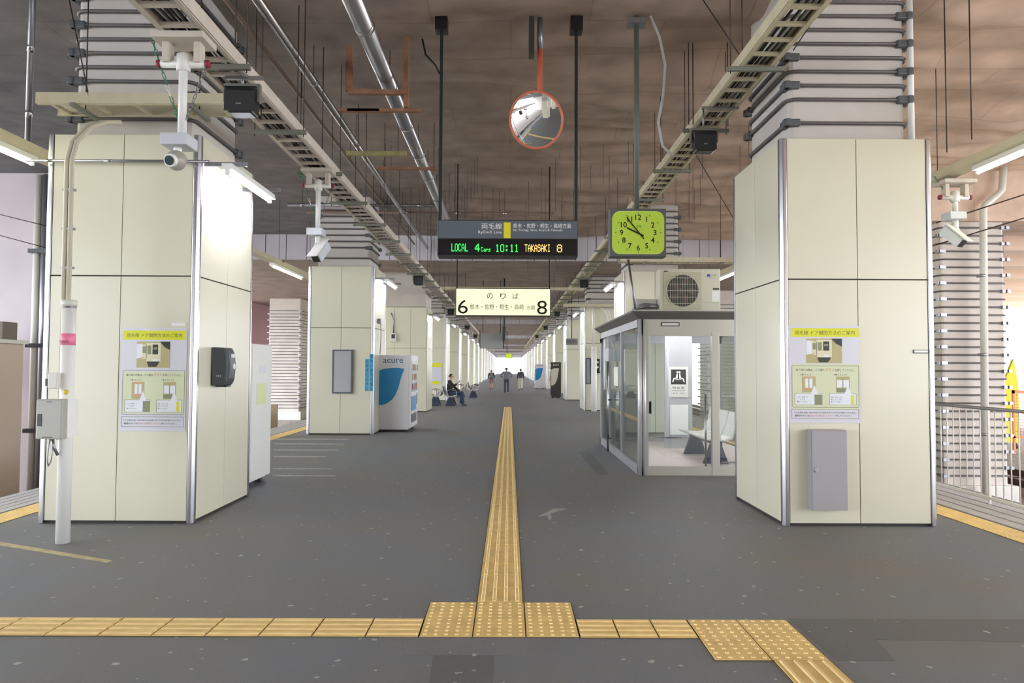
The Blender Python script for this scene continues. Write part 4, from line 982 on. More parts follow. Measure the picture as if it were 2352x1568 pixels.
for dx in (-.06, .06):
    b = MB(); b.tube([(-.25+dx, 0, 1.2), (-.1+dx, 0, 1.05), (dx, 0, .7), (dx, 0, -.6)], .03, 8); b.build('pipe', M_offw, rt)

# ------------------------------------------------------------------ vending machines
M_vw = mat('vending_white', (226, 224, 228), .35); M_vblue = mat('vending_blue', (28, 134, 190), .4); M_vdark = mat('vending_black', (52, 50, 48), .35); M_vcream = mat('vending_cream', (196, 190, 172), .4)
CANC = [mat('can_%d' % i, c, .4) for i, c in enumerate(((190, 60, 60), (70, 120, 60), (220, 190, 80), (70, 90, 160), (235, 235, 230), (120, 70, 50)))]
LEAF = [(648, 972), (700, 950), (760, 942), (820, 940), (870, 950), (850, 1000), (838, 1050), (825, 1110), (800, 1180), (770, 1225), (730, 1258), (690, 1272), (648, 1272)]
def vending(x0, x1, ya, wd, front, body, leaf, txt, label, facing_white=True, h=1.83, logo=True, plain=False):
    """x0..x1 is the depth of the machine, its side facing the viewer at y = ya, front = +1/-1 along x"""
    cx = (x0+x1)/2; D = (x1-x0)/2; rt = thing('vending_machine', (cx, ya+wd/2, 0), label, 'vending machine'); W = wd/2
    b = MB(); b.box(-D+(.06 if front < 0 else 0), D-(.06 if front > 0 else 0), -W, W, .06, h); b.build('body', body, rt, bevel=.008)
    b = MB()
    for sx in (-1, 1):
        for sy in (-1, 1): b.box(sx*(D-.12)-.04, sx*(D-.12)+.04, sy*(W-.1)-.04, sy*(W-.1)+.04, 0, .06)
    b.build('feet', M_dark, rt)
    f = front*D; lo, hi = sorted((f, f-front*.06))
    b = MB(); b.box(lo, hi, -W, W, .1, h); b.build('front_door', M_vw if facing_white else M_vdark, rt, bevel=.008)
    e = lambda d: (min(f, f+front*d), max(f, f+front*d))
    if plain: return rt
    b = MB(); q = e(.008); b.box(q[0], q[1], -W+.07, W-.07, .95, 1.68); b.build('display_window', mat('vend_window', (214, 222, 232), .15), rt)
    b = MB()
    for r_ in range(3):
        for k in range(9):
            b.m = (k+r_*2) % 6; q = e(.018); z = 1.0+r_*.23
            b.box(q[0], q[1], -W+.11+k*(wd-.22)/9, -W+.11+k*(wd-.22)/9+.07, z, z+.15)
    b.build('drink_samples', CANC, rt)
    b = MB(); q = e(.012); b.box(q[0], q[1], -W+.1, W-.25, .22, .42); b.build('delivery_slot', M_dark, rt)
    b = MB(); b.box(q[0], q[1], W-.22, W-.08, .62, .9); b.build('coin_panel', M_steel_d, rt)
    b = MB(); b.box(q[0], q[1], -W+.08, W-.3, .5, .84); b.build('promo_panel', M_vblue if facing_white else M_vcream, rt)
    if logo:
        U = lambda x: -D+(x-632)/(925-632)*(2*D); V = lambda y: .06+(1490-y)/(1490-825)*(h-.06)
        b = MB(); b.prism([(U(x), V(y)) for x, y in LEAF], -W-.003, -W); b.build('leaf_emblem', leaf, rt)
        b = MB(); put_text(b, 'acure', U(778), -W-.003, V(878), (860-698)/293*2*D, 36/665*h); b.build('lettering', txt, rt)
    return rt
vending(-3.19, -2.33, 17.0, 1.2, 1, M_vw, M_vblue, mat('acure_teal', (40, 110, 140), .5), 'white vending machine with a big blue leaf beside the second left column')
rt = vending(-4.05, -3.235, 8.99, .75, 1, M_vw, M_vblue, M_dark, 'white vending machine tucked behind the nearest left column', logo=False, plain=True)
M_lg = mat('sticker_lime', (224, 230, 176), .5)
b = MB(); b.box(.408, .412, -.36, .36, .1, 1.82); b.build('white_cover', M_white, rt)
b = MB(); b.box(.413, .415, -.2, .15, 1.05, 1.32); b.m = 1; b.box(.4135, .4155, -.12, .1, 1.45, 1.55); b.build('pale_stickers', [M_lg, M_pw], rt)
vending(2.12, 2.66, 36.6, 1.1, -1, M_vdark, M_vcream, M_vcream, 'black vending machine with a cream leaf on the right', False)
vending(1.86, 2.62, 52.0, 1.1, -1, M_vw, M_vblue, M_dark, 'white vending machine with a blue leaf far down on the right')

# ------------------------------------------------------------------ waiting room
WX0, WX1, WY0, WY1 = 1.87, 4.35, 10.33, 14.7
wr = thing('waiting_room', ((WX0+WX1)/2, (WY0+WY1)/2, 0), 'glass walled waiting room with a grey framed roof behind the nearest right column', 'waiting room')
ox, oy = (WX0+WX1)/2, (WY0+WY1)/2
def wbox(nm, x0, x1, y0, y1, z0, z1, m, bevel=0):
    b = MB(); b.box(x0-ox, x1-ox, y0-oy, y1-oy, z0, z1); return b.build(nm, m, wr, bevel)
M_al = mat('aluminium_cream', (196, 192, 182), .35, .25); M_al2 = mat('aluminium_grey', (176, 176, 178), .35, .4)
M_roofg = mat('roof_grey', (98, 94, 90), .5)
xf = lambda px: at(px, 845, WY0).x
zf = lambda py: at(1560, py, WY0).z
wbox('room_floor', WX0+.03, WX1-.03, WY0+.03, WY1-.03, 0.002, .05, mat('room_floor', (238, 222, 216), .35))
wbox('sill', WX0, WX1, WY0, WY0+.07, 0, zf(1071), M_al); wbox('sill', WX0, WX0+.07, WY0, WY1, 0, .13, M_al2); wbox('sill', WX0, WX1, WY1-.07, WY1, 0, .13, M_al2)
wbox('header', WX0, WX1, WY0, WY0+.07, zf(771), 2.25, M_al); wbox('header', WX0, WX0+.07, WY0, WY1, 2.14, 2.25, M_al2); wbox('header', WX0, WX1, WY1-.07, WY1, 2.05, 2.25, M_al2)
wbox('corner_post', WX0, xf(1484), WY0-.0, WY0+.1, 0, 2.25, M_al2, .01)
b = MB(); b.cyl((WX0+.02-ox, WY0-oy, 0), (WX0+.02-ox, WY0-oy, 2.25), .028, 12); b.cyl((WX0+.085-ox, WY0-.01-oy, 0), (WX0+.085-ox, WY0-.01-oy, 2.25), .022, 12); b.build('post_tube', mat('bright_steel', (226, 226, 232), .35, .5), wr)
wbox('door_post', xf(1635), xf(1652), WY0-.01, WY0+.07, 0, zf(762), M_al, .004); wbox('door_jamb', xf(1484), xf(1489), WY0-.005, WY0+.07, 0, 2.05, M_al)
wbox('post', WX1-.07, WX1, WY0, WY0+.07, 0, 2.25, M_al2); wbox('post', WX1-.07, WX1, WY1-.07, WY1, 0, 2.25, M_al2); wbox('post', WX0, WX0+.07, WY1-.07, WY1, 0, 2.25, M_al2)
for y in (11.98, 13.55): wbox('mullion', WX0, WX0+.06, y-.025, y+.025, .1, 2.2, M_al2)
for x in (2.75, 3.5): wbox('mullion', x-.03, x+.03, WY1-.06, WY1, .1, 2.1, M_al2)
wbox('glass_pane', xf(1489), xf(1635), WY0+.03, WY0+.038, .12, 2.04, GL_CLEAR); wbox('glass_pane', xf(1652), WX1-.07, WY0+.03, WY0+.038, .12, 2.04, GL_CLEAR)
for y0_, y1_ in ((WY0+.1, 11.955), (12.005, 13.525), (13.575, WY1-.07)): wbox('glass_pane', WX0+.025, WX0+.033, y0_, y1_, .12, 2.15, GL_TINT)
for x0_, x1_ in ((WX0+.07, 2.72), (2.78, 3.47), (3.53, WX1-.07)): wbox('glass_pane', x0_, x1_, WY1-.04, WY1-.03, .12, 2.06, GL_TINT)
wbox('glass_pane', WX1-.035, WX1-.027, WY0+.07, WY1-.07, .12, 2.2, GL_TINT)
wbox('door_push_bar', xf(1655), WX1-.08, WY0-.03, WY0-.01, zf(911), zf(907), M_steel); wbox('door_push_bar', xf(1655), WX1-.08, WY0-.03, WY0-.01, zf(1062), zf(1059), M_steel)
wbox('door_handle', xf(1491), xf(1496), WY0+.0, WY0+.028, zf(950), zf(922), M_black)
b = MB(); b.cyl((xf(1622)-ox, WY0+.05-oy, .12), (xf(1622)-ox, WY0+.05-oy, zf(905)), .014, 10); b.build('door_bolt_bar', M_steel, wr)
wbox('name_strip', xf(1519), xf(1561), WY0-.006, WY0, zf(749), zf(740), M_black); wbox('name_strip_face', xf(1521), xf(1559), WY0-.009, WY0-.006, zf(747.5), zf(741.5), M_offw)
# sliding door gear on the left wall
b = MB(); b.cyl((-.06+WX0-ox, 13.1-oy, .02), (-.06+WX0-ox, 13.1-oy, 1.75), .02, 10); b.build('pull_bar', M_steel, wr)
wbox('door_controller', WX0-.1, WX0-.0, 12.75, 13.35, 1.66, 1.9, M_al2, .005)
wbox('bracket', WX0-.07, WX0, 13.05, 13.15, .95, .97, M_black); wbox('bracket', WX0-.07, WX0, 13.05, 13.15, .25, .27, M_black)
wbox('notice_sheet', WX0-.004, WX0-.001, 12.3, 12.75, 1.23, 1.56, M_white)
# roof with sloping fascia
b = MB(); x0_, x1_, y0_, y1_ = WX0-ox, WX1-ox, WY0-oy, WY1-oy; g = .11
vs = [(x0_, y0_, 2.25), (x1_, y0_, 2.25), (x1_, y1_, 2.25), (x0_, y1_, 2.25), (x0_-g, y0_-g, 2.345), (x1_+g, y0_-g, 2.345), (x1_+g, y1_+g, 2.345), (x0_-g, y1_+g, 2.345),
      (x0_-g, y0_-g, 2.37), (x1_+g, y0_-g, 2.37), (x1_+g, y1_+g, 2.37), (x0_-g, y1_+g, 2.37)]
b.add(vs, [(0, 1, 5, 4), (1, 2, 6, 5), (2, 3, 7, 6), (3, 0, 4, 7), (4, 5, 9, 8), (5, 6, 10, 9), (6, 7, 11, 10), (7, 4, 8, 11), (8, 9, 10, 11), (3, 2, 1, 0)]); b.build('roof', M_roofg, wr)
b = MB(); b.box(x0_-g-.004, x1_+g+.004, y0_-g-.006, y0_-g+.02, 2.362, 2.378); b.build('roof_edge', M_al, wr)
for yy in (11.3, 12.6): b = MB(); b.cyl((2.3-ox, yy-oy, 2.2), (4.0-ox, yy-oy, 2.2), .02, 8); b.build('ceiling_tube', mat('tube_soft', (255, 255, 255), .4, emit=(250, 251, 255), estr=60), wr)
# inner grey door leaf with the waiting room sign
gx = lambda px: at(px, 845, 13.4).x
gz = lambda py: at(1560, py, 13.4).z
wbox('inner_partition', gx(1527), gx(1590), 13.4, 13.46, .05, 2.2, mat('partition_grey', (172, 172, 174), .45), .005)
wbox('inner_panel', gx(1538), gx(1580), 13.385, 13.4, gz(998), gz(929), M_white, .003)
wbox('kick_rail', gx(1500), gx(1590), 13.36, 13.38, gz(1006), gz(1003), M_steel)
sg = thing('room_sign', (gx(1557.5), 13.39, gz(912)), 'white waiting room sign with two seated pictogram figures inside the glass room', 'sign'); w = (gx(1580)-gx(1535))/2; h = gz(842)-gz(912)
b = MB(); b.box(-w, w, -.012, 0, 0, h); b.build('board', M_offw, sg)
b = MB(); q = w*.76; b.box(-q, q, -.014, -.012, h*.42, h*.42+2*q); b.build('black_square', M_black, sg)
cz_ = h*.42+q; u = q/9
b = MB()
for sx in (-1, 1):
    b.disc((sx*1.3*u, -.0155, cz_+5.6*u), 1.3*u)
    P_ = lambda l: [(sx*a*u, cz_+c*u) for a, c in l]
    b.prism(P_([(.8, 4), (2.2, 4), (3.2, -.8), (6, -1.2), (7.6, -6), (6.2, -6.2), (4.8, -2.4), (.8, -2)]), -.0157, -.0145)
b.box(-3.6*u, 3.6*u, -.0157, -.0145, cz_-3.6*u, cz_-2.9*u); b.build('seated_figures', M_white, sg)
b = MB(); put_text(b, '待合室', 0, -.013, h*.31, w*1.25, h*.085); put_text(b, 'Waiting Room', 0, -.013, h*.215, w*1.3, h*.05); put_text(b, '候车室　대합실', 0, -.013, h*.13, w*1.2, h*.05); b.build('lettering', M_dark, sg)
# seats inside the room
def seat_row(name, x, y, n, facing, label, cat, shell, legm, pitch=.55, group=None, z=0, sc=1.0, slots=True):
    """n seats in a row along y; facing +1/-1 along x"""
    rt = thing(name, (x, y, z), label, cat, group)
    prof = [(-.24, .43), (-.2, .405), (.1, .385), (.2, .42), (.27, .60), (.31, .80), (.335, .80), (.30, .58), (.225, .395), (.12, .355), (-.2, .375), (-.25, .405)]
    b = MB(); b.prism([(-facing*a, c) for a, c in prof], -.235, .235, 'y'); sm = b.mesh('seat_shell', shell)
    sl = MB()
    for k in range(6):
        yy = -.17+k*.068; q = [(.205, .46), (.262, .62), (.30, .77), (.303, .77), (.268, .615), (.21, .455)]
        sl.prism([(-facing*(a-.012), c) for a, c in q], yy-.011, yy+.011, 'y')
    sl_ = sl.mesh('dark_slots', M_dark)
    b = MB(); b.tube([(facing*-.12, 0, .42), (facing*-.1, 0, .62), (facing*.05, 0, .66), (facing*.24, 0, .62), (facing*.26, 0, .45), (facing*.12, 0, .40)], .014, 8); am = b.mesh('armrest', M_steel)
    for k in range(n):
        yy = (k-(n-1)/2)*pitch; s_ = link('seat_shell', sm, rt, loc=(0, yy, 0), bevel=.01)
        if slots: link('dark_slots', sl_, s_)
    for k in range(n+1 if slots else 0): link('armrest', am, rt, loc=(0, (k-n/2)*pitch, 0))
    b = MB(); b.box(-.05, .05, -n*pitch/2, n*pitch/2, .30, .36); b.build('beam', legm, rt)
    for s in (-1, 1):
        b = MB(); b.prism([(-.2, 0), (.2, 0), (.09, .3), (-.09, .3)], -.03, .03, 'y'); b.build('leg', legm, rt, loc=(0, s*(n*pitch/2-.2), 0), bevel=.006)
    return rt
M_seatw = mat('seat_white', (214, 212, 206), .4); M_legb = mat('leg_slate', (74, 80, 98), .5); M_seatg = mat('seat_silver', (188, 186, 184), .35, .3)
seat_row('bench', 3.25, 11.9, 3, -1, 'white three seat bench inside the waiting room', 'bench', M_seatw, M_legb, z=.05, slots=False)
# benches on the platform
bx = onfloor(1030, 931)
seat_row('bench', -2.35, 29.0, 2, 1, 'silver slotted bench half facing the middle of the platform, with the seated man', 'bench', M_seatg, mat('leg_navy', (52, 60, 76), .5), pitch=.62)
seat_row('bench', -2.98, 29.0, 2, -1, 'silver slotted bench half with its back to the seated man', 'bench', M_seatg, MATS['leg_navy'], pitch=.62)
seat_row('bench', -2.50, 37.0, 2, -1, 'far silver bench facing left beyond the seated man', 'bench', M_seatg, MATS['leg_navy'], pitch=.62)
seat_row('bench', -1.85, 37.0, 2, 1, 'far silver bench facing the middle of the platform beyond the seated man', 'bench', M_seatg, MATS['leg_navy'], pitch=.62)

# ------------------------------------------------------------------ air conditioner on the roof
a, b_ = at(1516, 712, 10.62), at(1655, 617, 10.62); w, h = b_.x-a.x, b_.z-a.z
ac = thing('air_conditioner', ((a.x+b_.x)/2, 10.8, 2.37), 'cream outdoor air conditioner unit with a round fan grille on the waiting room roof', 'air conditioner'); h = b_.z-2.40
M_acc = mat('ac_cream', (206, 202, 182), .45)
b = MB(); b.box(-w/2, w/2, -.16, .16, .03, .03+h); b.build('casing', M_acc, ac, bevel=.012)
for x in (-w*.3, w*.3): b = MB(); b.box(x-.03, x+.03, -.17, .17, 0, .035); b.build('foot', M_dark, ac)
fx, fz, fr_ = -w/2+52/139*w, .03+h*.475, 37/139*w
b = MB(); n = 40; q = fr_*1.18
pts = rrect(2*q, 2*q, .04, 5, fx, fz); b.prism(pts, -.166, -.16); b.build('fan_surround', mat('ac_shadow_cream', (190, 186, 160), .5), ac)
b = MB(); b.disc((fx, -.1665, fz), fr_, n=40); b.build('fan_opening', mat('fan_dark', (70, 72, 66), .7), ac)
b = MB()
for k in range(5):
    t = 2*math.pi*k/5
    b.prism([(fx+.03*math.cos(t), fz+.03*math.sin(t)), (fx+fr_*.8*math.cos(t-.35), fz+fr_*.8*math.sin(t-.35)), (fx+fr_*.85*math.cos(t+.1), fz+fr_*.85*math.sin(t+.1)), (fx+fr_*.5*math.cos(t+.5), fz+fr_*.5*math.sin(t+.5))], -.169, -.167)
b.cyl((fx, -.172, fz), (fx, -.166, fz), .04, 16); b.build('fan', mat('fan_brown', (96, 84, 76), .6), ac)
b = MB()
for k in range(13):
    x = fx-fr_+(k+.5)*2*fr_/13; hh = math.sqrt(max(0, fr_**2-(x-fx)**2)); b.box(x-.0015, x+.0015, -.18, -.177, fz-hh, fz+hh)
for k in range(5):
    z = fz-fr_+(k+.5)*2*fr_/5; b.box(fx-q, fx+q, -.183, -.18, z-.003, z+.003)
b.tube([(fx+fr_*math.cos(2*math.pi*j/40), -.18, fz+fr_*math.sin(2*math.pi*j/40)) for j in range(40)], .004, 5, closed=True); b.build('grille_wires', M_acc, ac)
b = MB(); b.box(w/2-.32*w, w/2-.318*w, -.1625, -.16, .03, .03+h); b.box(w*.19, w/2, -.1625, -.16, h*.24, h*.245); b.build('panel_seam', M_steel_d, ac)
b = MB(); b.box(w*.36, w*.48, -.163, -.16, h*.27, h*.52); b.build('sticker', M_white, ac)
b = MB(); b.box(w*.38, w*.48, -.166, -.16, h*.55, h*.59); b.build('handle_recess', M_dark, ac)
b = MB(); b.box(w*.28, w*.33, -.163, -.16, h*.86, h*.92); b.m = 1; put_text(b, 'MITSUBISHI', w*.39, -.163, h*.90, w*.11, h*.03); put_text(b, 'ELECTRIC', w*.37, -.163, h*.84, w*.10, h*.03); b.build('maker_mark', [mat('mark_blue', (40, 70, 190), .5), M_steel_d], ac)
b = MB(); b.box(-w*.43, -w*.36, -.164, -.16, h*.965, h*.995); b.build('small_plate', M_dark, ac)
rt = thing('refrigerant_pipes', (2.05, 10.75, 2.37), 'bundle of insulated pipes lying on the roof left of the air conditioner', 'pipes')
for k in range(3):
    b = MB(); b.tube([(.19, -.05+.05*k, .09+.02*k), (.0, -.06+.05*k, .1+.02*k), (-.14, .0+.05*k, .06+.02*k), (-.16, .2+.05*k, .03)], .017, 8); b.build('pipe', M_steel_d, rt)
b = MB(); b.box(-.13, .19, .08, .22, .02, .22); b.build('pipe_cover', M_offw, rt, bevel=.01)
wire('stay_pole', 'slim grey tube slanting up from the waiting room roof to below the clock', [at(1460, 714, 10.7), at(1443, 596, 10.9)], .018, M_steel_d, 10)

# ------------------------------------------------------------------ right edge fence
FX = 5.5
for nm, fy0, fy1, sx in (('right', 2.2, 12.2, 1), ('rear left', -13.8, -2.0, -1)):
    n = int((fy1-fy0)/.127)
    rt = thing('railing', (sx*FX, fy0, 0), 'white metal railing of thin vertical bars along the %s platform edge' % nm, 'railing')
    b = MB(); b.tube([(0, 0, 1.095), (0, fy1-fy0, 1.095)], .02, 8); b.build('top_rail', M_steel_d, rt)
    b = MB(); b.box(-.015, .015, 0, fy1-fy0, .06, .09); b.build('bottom_rail', M_offw, rt)
    bm_ = MB(); bm_.cyl((0, 0, .08), (0, 0, 1.09), .007, 6); bme = bm_.mesh('baluster', M_offw)
    for k in range(min(n, 99)): link('baluster', bme, rt, loc=(0, .05+k*.127, 0))
    pm = MB(); pm.box(-.012, .012, -.012, .012, 0, 1.09); pme = pm.mesh('post', M_offw)
    for k in range(int((fy1-fy0)/2)+1): link('post', pme, rt, loc=(0, min(k*2.0, fy1-fy0), 0))
# works seen through the railing at the far right
M_wy = mat('sheet_yellow', (226, 214, 40), .6)
p = at(2318, 1004, 24); rt = thing('yellow_sheeting', (p.x, 24, -1.1), 'bright yellow sheeting beyond the tracks at the right edge', 'sheeting')
b = MB(); b.prism([(-.75, .2), (.35, .2), (.35, 2.2), (.2, 3.0), (-.1, 2.3), (-.6, 2.0)], 0, .1); b.build('sheet', M_wy, rt)
for x in (-.7, .3): b = MB(); b.cyl((x, .05, 0), (x, .05, .3), .04, 8); b.build('post', M_steel_d, rt)
p = at(2345, 1000, 22.5); rt = thing('orange_net_frame', (p.x+.2, 22.5, -1.1), 'orange safety net on an orange frame at the right edge', 'safety net')
M_on = mat('net_orange', (222, 140, 90), .6)
b = MB(); b.box(-.45, .9, -.02, .02, 1.9, 2.0); b.box(-.45, -.38, -.02, .02, 0, 2.0); b.box(.83, .9, -.02, .02, 0, 2.0); b.box(-.45, .9, -.02, .02, .5, .56); b.build('frame', M_on, rt)
b = MB()
for k in range(14): b.tube([(-.4+k*.09, 0, .55), (-.4+k*.09, 0, 1.9)], .006, 4); b.tube([(-.4, 0, .6+k*.095), (.85, 0, .6+k*.095)], .006, 4)
b.build('net', M_on, rt)

# ------------------------------------------------------------------ people
M_skin = mat('skin', (206, 160, 134), .5); M_hair = mat('hair_black', (26, 22, 22), .5)
def skin_obj(name, joints, edges, m, parent, sub=2, root=0):
    me = bpy.data.meshes.new(name); me.from_pydata([j[0] for j in joints], edges, []); me.materials.append(m)
    o = link(name, me, parent); s = o.modifiers.new('skin', 'SKIN'); s.use_smooth_shade = True
    for i, v in enumerate(me.skin_vertices[0].data if me.skin_vertices else []): pass
    if not me.skin_vertices:
        bm = bmesh.new(); bm.from_mesh(me); bm.verts.layers.skin.verify(); bm.to_mesh(me); bm.free()
    for i, v in enumerate(me.skin_vertices[0].data):
        r = joints[i][1]; v.radius = r if isinstance(r, tuple) else (r, r); v.use_root = (i == root)
    su = o.modifiers.new('sub', 'SUBSURF'); su.levels = sub; su.render_levels = sub
    return o
def person(name, loc, rz, label, J, sc, jacket, trousers, shoes, hair_len=0, bare_legs=False, extra=None):
    """J: dict of joints in metres for a 1.70 m figure, facing -y locally"""
    rt = thing('person', loc, label, 'person', None, rz); rt.scale = (sc,)*3
    V = {k: Vector(v) for k, v in J.items()}
    fwd = Vector((0, -1, 0))
    names = []; js = []; es = []
    def add(k, p, r, par=None):
        js.append((tuple(p), r)); names.append(k)
        if par is not None: es.append((names.index(par), len(js)-1))
    add('pelvis', V['pelvis'], (.11, .09)); add('waist', V['pelvis'].lerp(V['chest'], .45), .095, 'pelvis'); add('chest', V['chest'], .13, 'waist')
    add('neckb', V['neck'], .06, 'chest'); add('head0', V['neck'].lerp(V['head'], .45), .055, 'neckb'); add('head1', V['neck'].lerp(V['head'], .72), .078, 'head0')
    add('head2', V['head'], .086, 'head1'); add('head3', V['head']+(V['head']-V['neck']).normalized()*.085, .055, 'head2')
    for s in 'LR':
        add('sh'+s, V['sh'+s], .058, 'chest'); add('el'+s, V['el'+s], .043, 'sh'+s); add('wr'+s, V['wr'+s], .028, 'el'+s)
        d = (V['wr'+s]-V['el'+s]).normalized(); side = d.cross(Vector((0, 1, .3))).normalized()
        add('palm'+s, V['wr'+s]+d*.06, (.036, .018), 'wr'+s)
        for q in range(4):
            bse = V['wr'+s]+d*.095+side*(q-1.5)*.019; L = (.062, .072, .068, .052)[q]
            add('f%s%d' % (s, q), bse, .0095, 'palm'+s); add('g%s%d' % (s, q), bse+d*L*.6+fwd*.012, .008, 'f%s%d' % (s, q)); add('t%s%d' % (s, q), bse+d*L*.85+fwd*.03, .006, 'g%s%d' % (s, q))
        add('th'+s, V['wr'+s]+d*.05+side*.042+fwd*.01, .010, 'palm'+s); add('tt'+s, V['wr'+s]+d*.085+side*.055+fwd*.03, .008, 'th'+s)
        add('hip'+s, V['hip'+s], .085, 'pelvis'); add('kn'+s, V['kn'+s], .056, 'hip'+s); add('an'+s, V['an'+s], .036, 'kn'+s)
        toe = V['toe'+s]; add('foot'+s, V['an'+s].lerp(toe, .5)+Vector((0, 0, -.03)), .034, 'an'+s); add('toe'+s, toe, .026, 'foot'+s)
    skin_obj('body', js, es, M_skin, rt)
    # face: nose, ears, eyes, mouth
    hd = V['head']; f = Vector((0, -1, 0)) if 'face' not in V else V['face'].normalized(); sd = f.cross(Vector((0, 0, 1))).normalized()
    b = MB(); b.sphere(hd+f*.095+Vector((0, 0, -.02)), .016, 8, 6, (1, 1, 1.5)); b.sphere(hd+sd*.088+Vector((0, 0, -.02)), .022, 8, 6, (.7, 1, 1.4)); b.sphere(hd-sd*.088+Vector((0, 0, -.02)), .022, 8, 6, (.7, 1, 1.4)); b.build('nose_and_ears', M_skin, rt)
    b = MB()
    for s in (-1, 1): b.sphere(hd+f*.083+sd*.03*s+Vector((0, 0, .008)), .009, 8, 6)
    b.build('eyes', M_black, rt)
    b = MB(); b.sphere(hd+f*.086+Vector((0, 0, -.058)), .016, 8, 6, (1.2, .6, .35)); b.build('mouth', mat('lips', (170, 96, 90), .5), rt)
    b = MB(); n, k = 16, 8; vs = []; fs = []
    for i in range(k+1):
        ph = math.pi*.62*i/k
        for j in range(n):
            t = 2*math.pi*j/n; dr = Vector((math.sin(ph)*math.cos(t), math.sin(ph)*math.sin(t), math.cos(ph)))
            lim = 1.0 if dr.dot(f) < .3 or dr.z > .62 else .66
            vs.append(hd+Vector((0, 0, .012))-f*.012+dr*.101*lim)
    for i in range(k):
        for j in range(n): fs.append((i*n+j, (i+1)*n+j, (i+1)*n+(j+1) % n, i*n+(j+1) % n))
    b.add(vs, fs, True); b.build('hair', M_hair, rt)
    # jacket
    js2 = []; es2 = []; nm2 = []
    def add2(k, p, r, par=None):
        js2.append((tuple(p), r)); nm2.append(k)
        if par is not None: es2.append((nm2.index(par), len(js2)-1))
    add2('pelvis', V['pelvis']-(V['chest']-V['pelvis'])*.16, (.175, .14)); add2('waist', V['pelvis'].lerp(V['chest'], .45), (.16, .125), 'pelvis'); add2('chest', V['chest'], (.175, .14), 'waist'); add2('neck', V['neck'].lerp(V['chest'], .08), .08, 'chest')
    for s in 'LR':
        add2('sh'+s, V['sh'+s], .088, 'chest'); add2('el'+s, V['el'+s], .062, 'sh'+s); add2('wr'+s, V['wr'+s].lerp(V['el'+s], .05), .042, 'el'+s)
    skin_obj('jacket', js2, es2, jacket, rt)
    js3 = []; es3 = []; nm3 = []
    def add3(k, p, r, par=None):
        js3.append((tuple(p), r)); nm3.append(k)
        if par is not None: es3.append((nm3.index(par), len(js3)-1))
    add3('pelvis', V['pelvis'], (.155, .125))
    for s in 'LR':
        add3('hip'+s, V['hip'+s], .098, 'pelvis'); add3('kn'+s, V['kn'+s], .072, 'hip'+s)
        if not bare_legs: add3('an'+s, V['an'+s]+Vector((0, 0, -.02)), .066, 'kn'+s)
    skin_obj('shorts' if bare_legs else 'trousers', js3, es3, trousers, rt)
    for s in 'LR':
        an, toe = V['an'+s], V['toe'+s]; heel = an+(an-toe).normalized()*.03+Vector((0, 0, -.06))
        skin_obj('shoe', [(tuple(heel), (.058, .05)), (tuple(heel.lerp(toe, .5)), (.062, .052)), (tuple(toe), (.052, .036)), (tuple(an+Vector((0, 0, .01))), .055)], [(0, 1), (1, 2), (0, 3)], shoes, rt)
    if extra: extra(rt, V)
    return rt
def walk(st=.16, arm=1, elbow=0):
    J = dict(pelvis=(0, 0, .93), chest=(0, 0, 1.28), neck=(0, 0, 1.45), head=(0, -.01, 1.595), hipL=(.09, 0, .88), hipR=(-.09, 0, .88), shL=(.19, 0, 1.40), shR=(-.19, 0, 1.40),
             knL=(.10, -st*.7, .49), knR=(-.10, st*.1, .48), anL=(.10, -st*.9, .085), anR=(-.10, st*1.3, .12), toeL=(.11, -st*.9-.15, .03), toeR=(-.11, st*1.3-.12, .035),
             elL=(.25, .05*arm, 1.13), elR=(-.25, -.03*arm, 1.13), wrL=(.24, -.02, .90), wrR=(-.24, -.10, .91))
    if elbow:
        J.update(elL=(.40, .06, 1.18), elR=(-.40, .06, 1.18), wrL=(.20, -.13, 1.06), wrR=(-.20, -.13, 1.06))
    return J
def backpack(m, sc=1.0):
    def f(rt, V):
        b = MB(); b.box(-.15*sc, .15*sc, .12, .27, 1.02, 1.42); b.build('backpack', m, rt, bevel=.05, seg=3)
        for s in (-1, 1): b = MB(); b.tube([(s*.1, .12, 1.40), (s*.12, 0, 1.48), (s*.12, -.13, 1.36), (s*.13, -.1, 1.15), (s*.13, .12, 1.08)], .016, 6); b.build('backpack_strap', m, rt)
    return f
J_ = walk(.05, 1, 1)
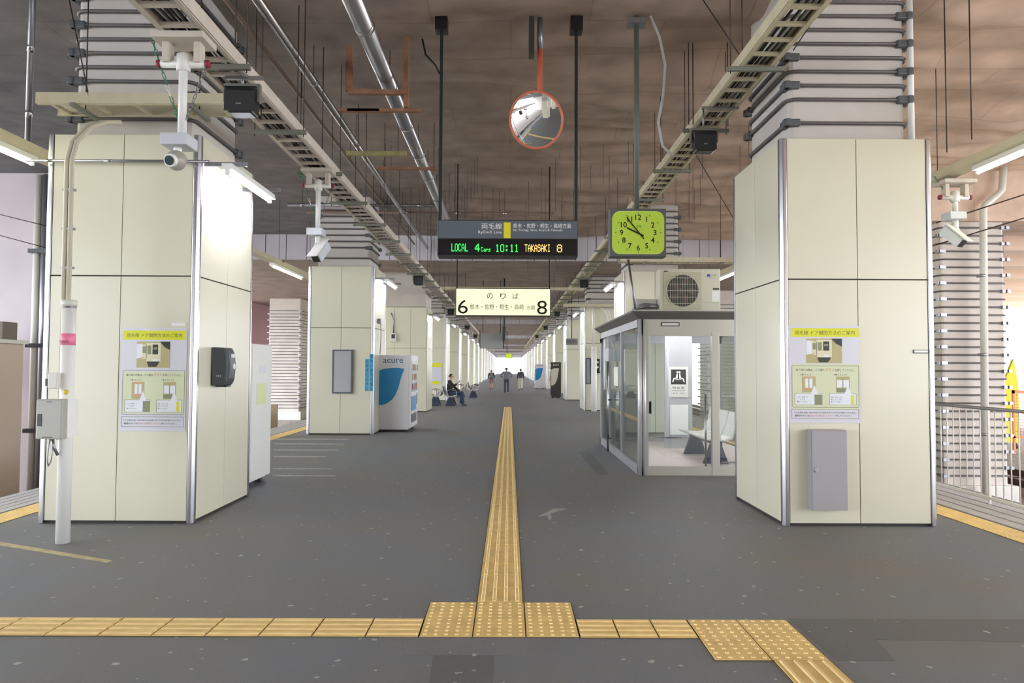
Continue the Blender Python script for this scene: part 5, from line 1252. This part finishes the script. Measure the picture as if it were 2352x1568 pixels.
p = onfloor(1163, 904.5)
person('person', (p.x, p.y, 0), R(180), 'person in a grey jacket and dark trousers walking away in the middle, elbows out', J_, .905, mat('cloth_grey', (128, 126, 134), .8), mat('cloth_slate', (74, 74, 88), .8), mat('shoe_grey', (150, 150, 150), .6))
p = onfloor(1128.5, 893.5)
person('person', (p.x, p.y, 0), R(180), 'person in a dark top and brown shorts with a grey backpack walking away at left', walk(.15), .80, mat('cloth_navy', (34, 38, 48), .8), mat('cloth_brown', (132, 104, 100), .8), M_black, bare_legs=True, extra=backpack(mat('bag_grey', (112, 120, 124), .8)))
p = onfloor(1195.5, 895.5)
person('person', (p.x, p.y, 0), R(180), 'person in a dark grey coat and pale trousers walking away at right', walk(.10), .855, mat('cloth_coat', (84, 90, 98), .8), mat('cloth_pale', (206, 202, 182), .8), M_black, extra=backpack(mat('bag_dark', (70, 76, 84), .8), 1.1))
# seated man, facing +x (to the right), holding something to his mouth
sj = dict(pelvis=(0, .10, .52), chest=(0, .14, .86), neck=(0, .10, 1.05), head=(0, .05, 1.19), hipL=(.09, .02, .50), hipR=(-.09, .02, .50), shL=(.19, .13, .98), shR=(-.19, .13, .98),
          knL=(.12, -.40, .50), knR=(-.12, -.40, .52), anL=(.12, -.36, .09), anR=(-.12, -.46, .09), toeL=(.13, -.52, .03), toeR=(-.13, -.62, .03),
          elL=(.24, -.06, .76), elR=(-.24, -.02, .76), wrL=(.10, -.22, .66), wrR=(-.12, -.20, .92))
def held(rt, V):
    b = MB(); b.cbox((-.09, -.29, 1.0), (.07, .012, .14)); b.build('phone', M_black, rt, bevel=.004)
    b = MB(); b.cbox((.05, -.2, .60), (.3, .2, .16)); b.build('bag_on_lap', mat('bag_black', (36, 36, 40), .7), rt, bevel=.04)
person('person', (-2.28, 28.72, 0), R(90), 'person in a black jacket and jeans sitting on the silver bench, facing right', sj, .98, mat('cloth_black', (40, 36, 36), .8), mat('cloth_jeans', (38, 62, 92), .8), mat('shoe_dark', (70, 70, 74), .6), extra=held)
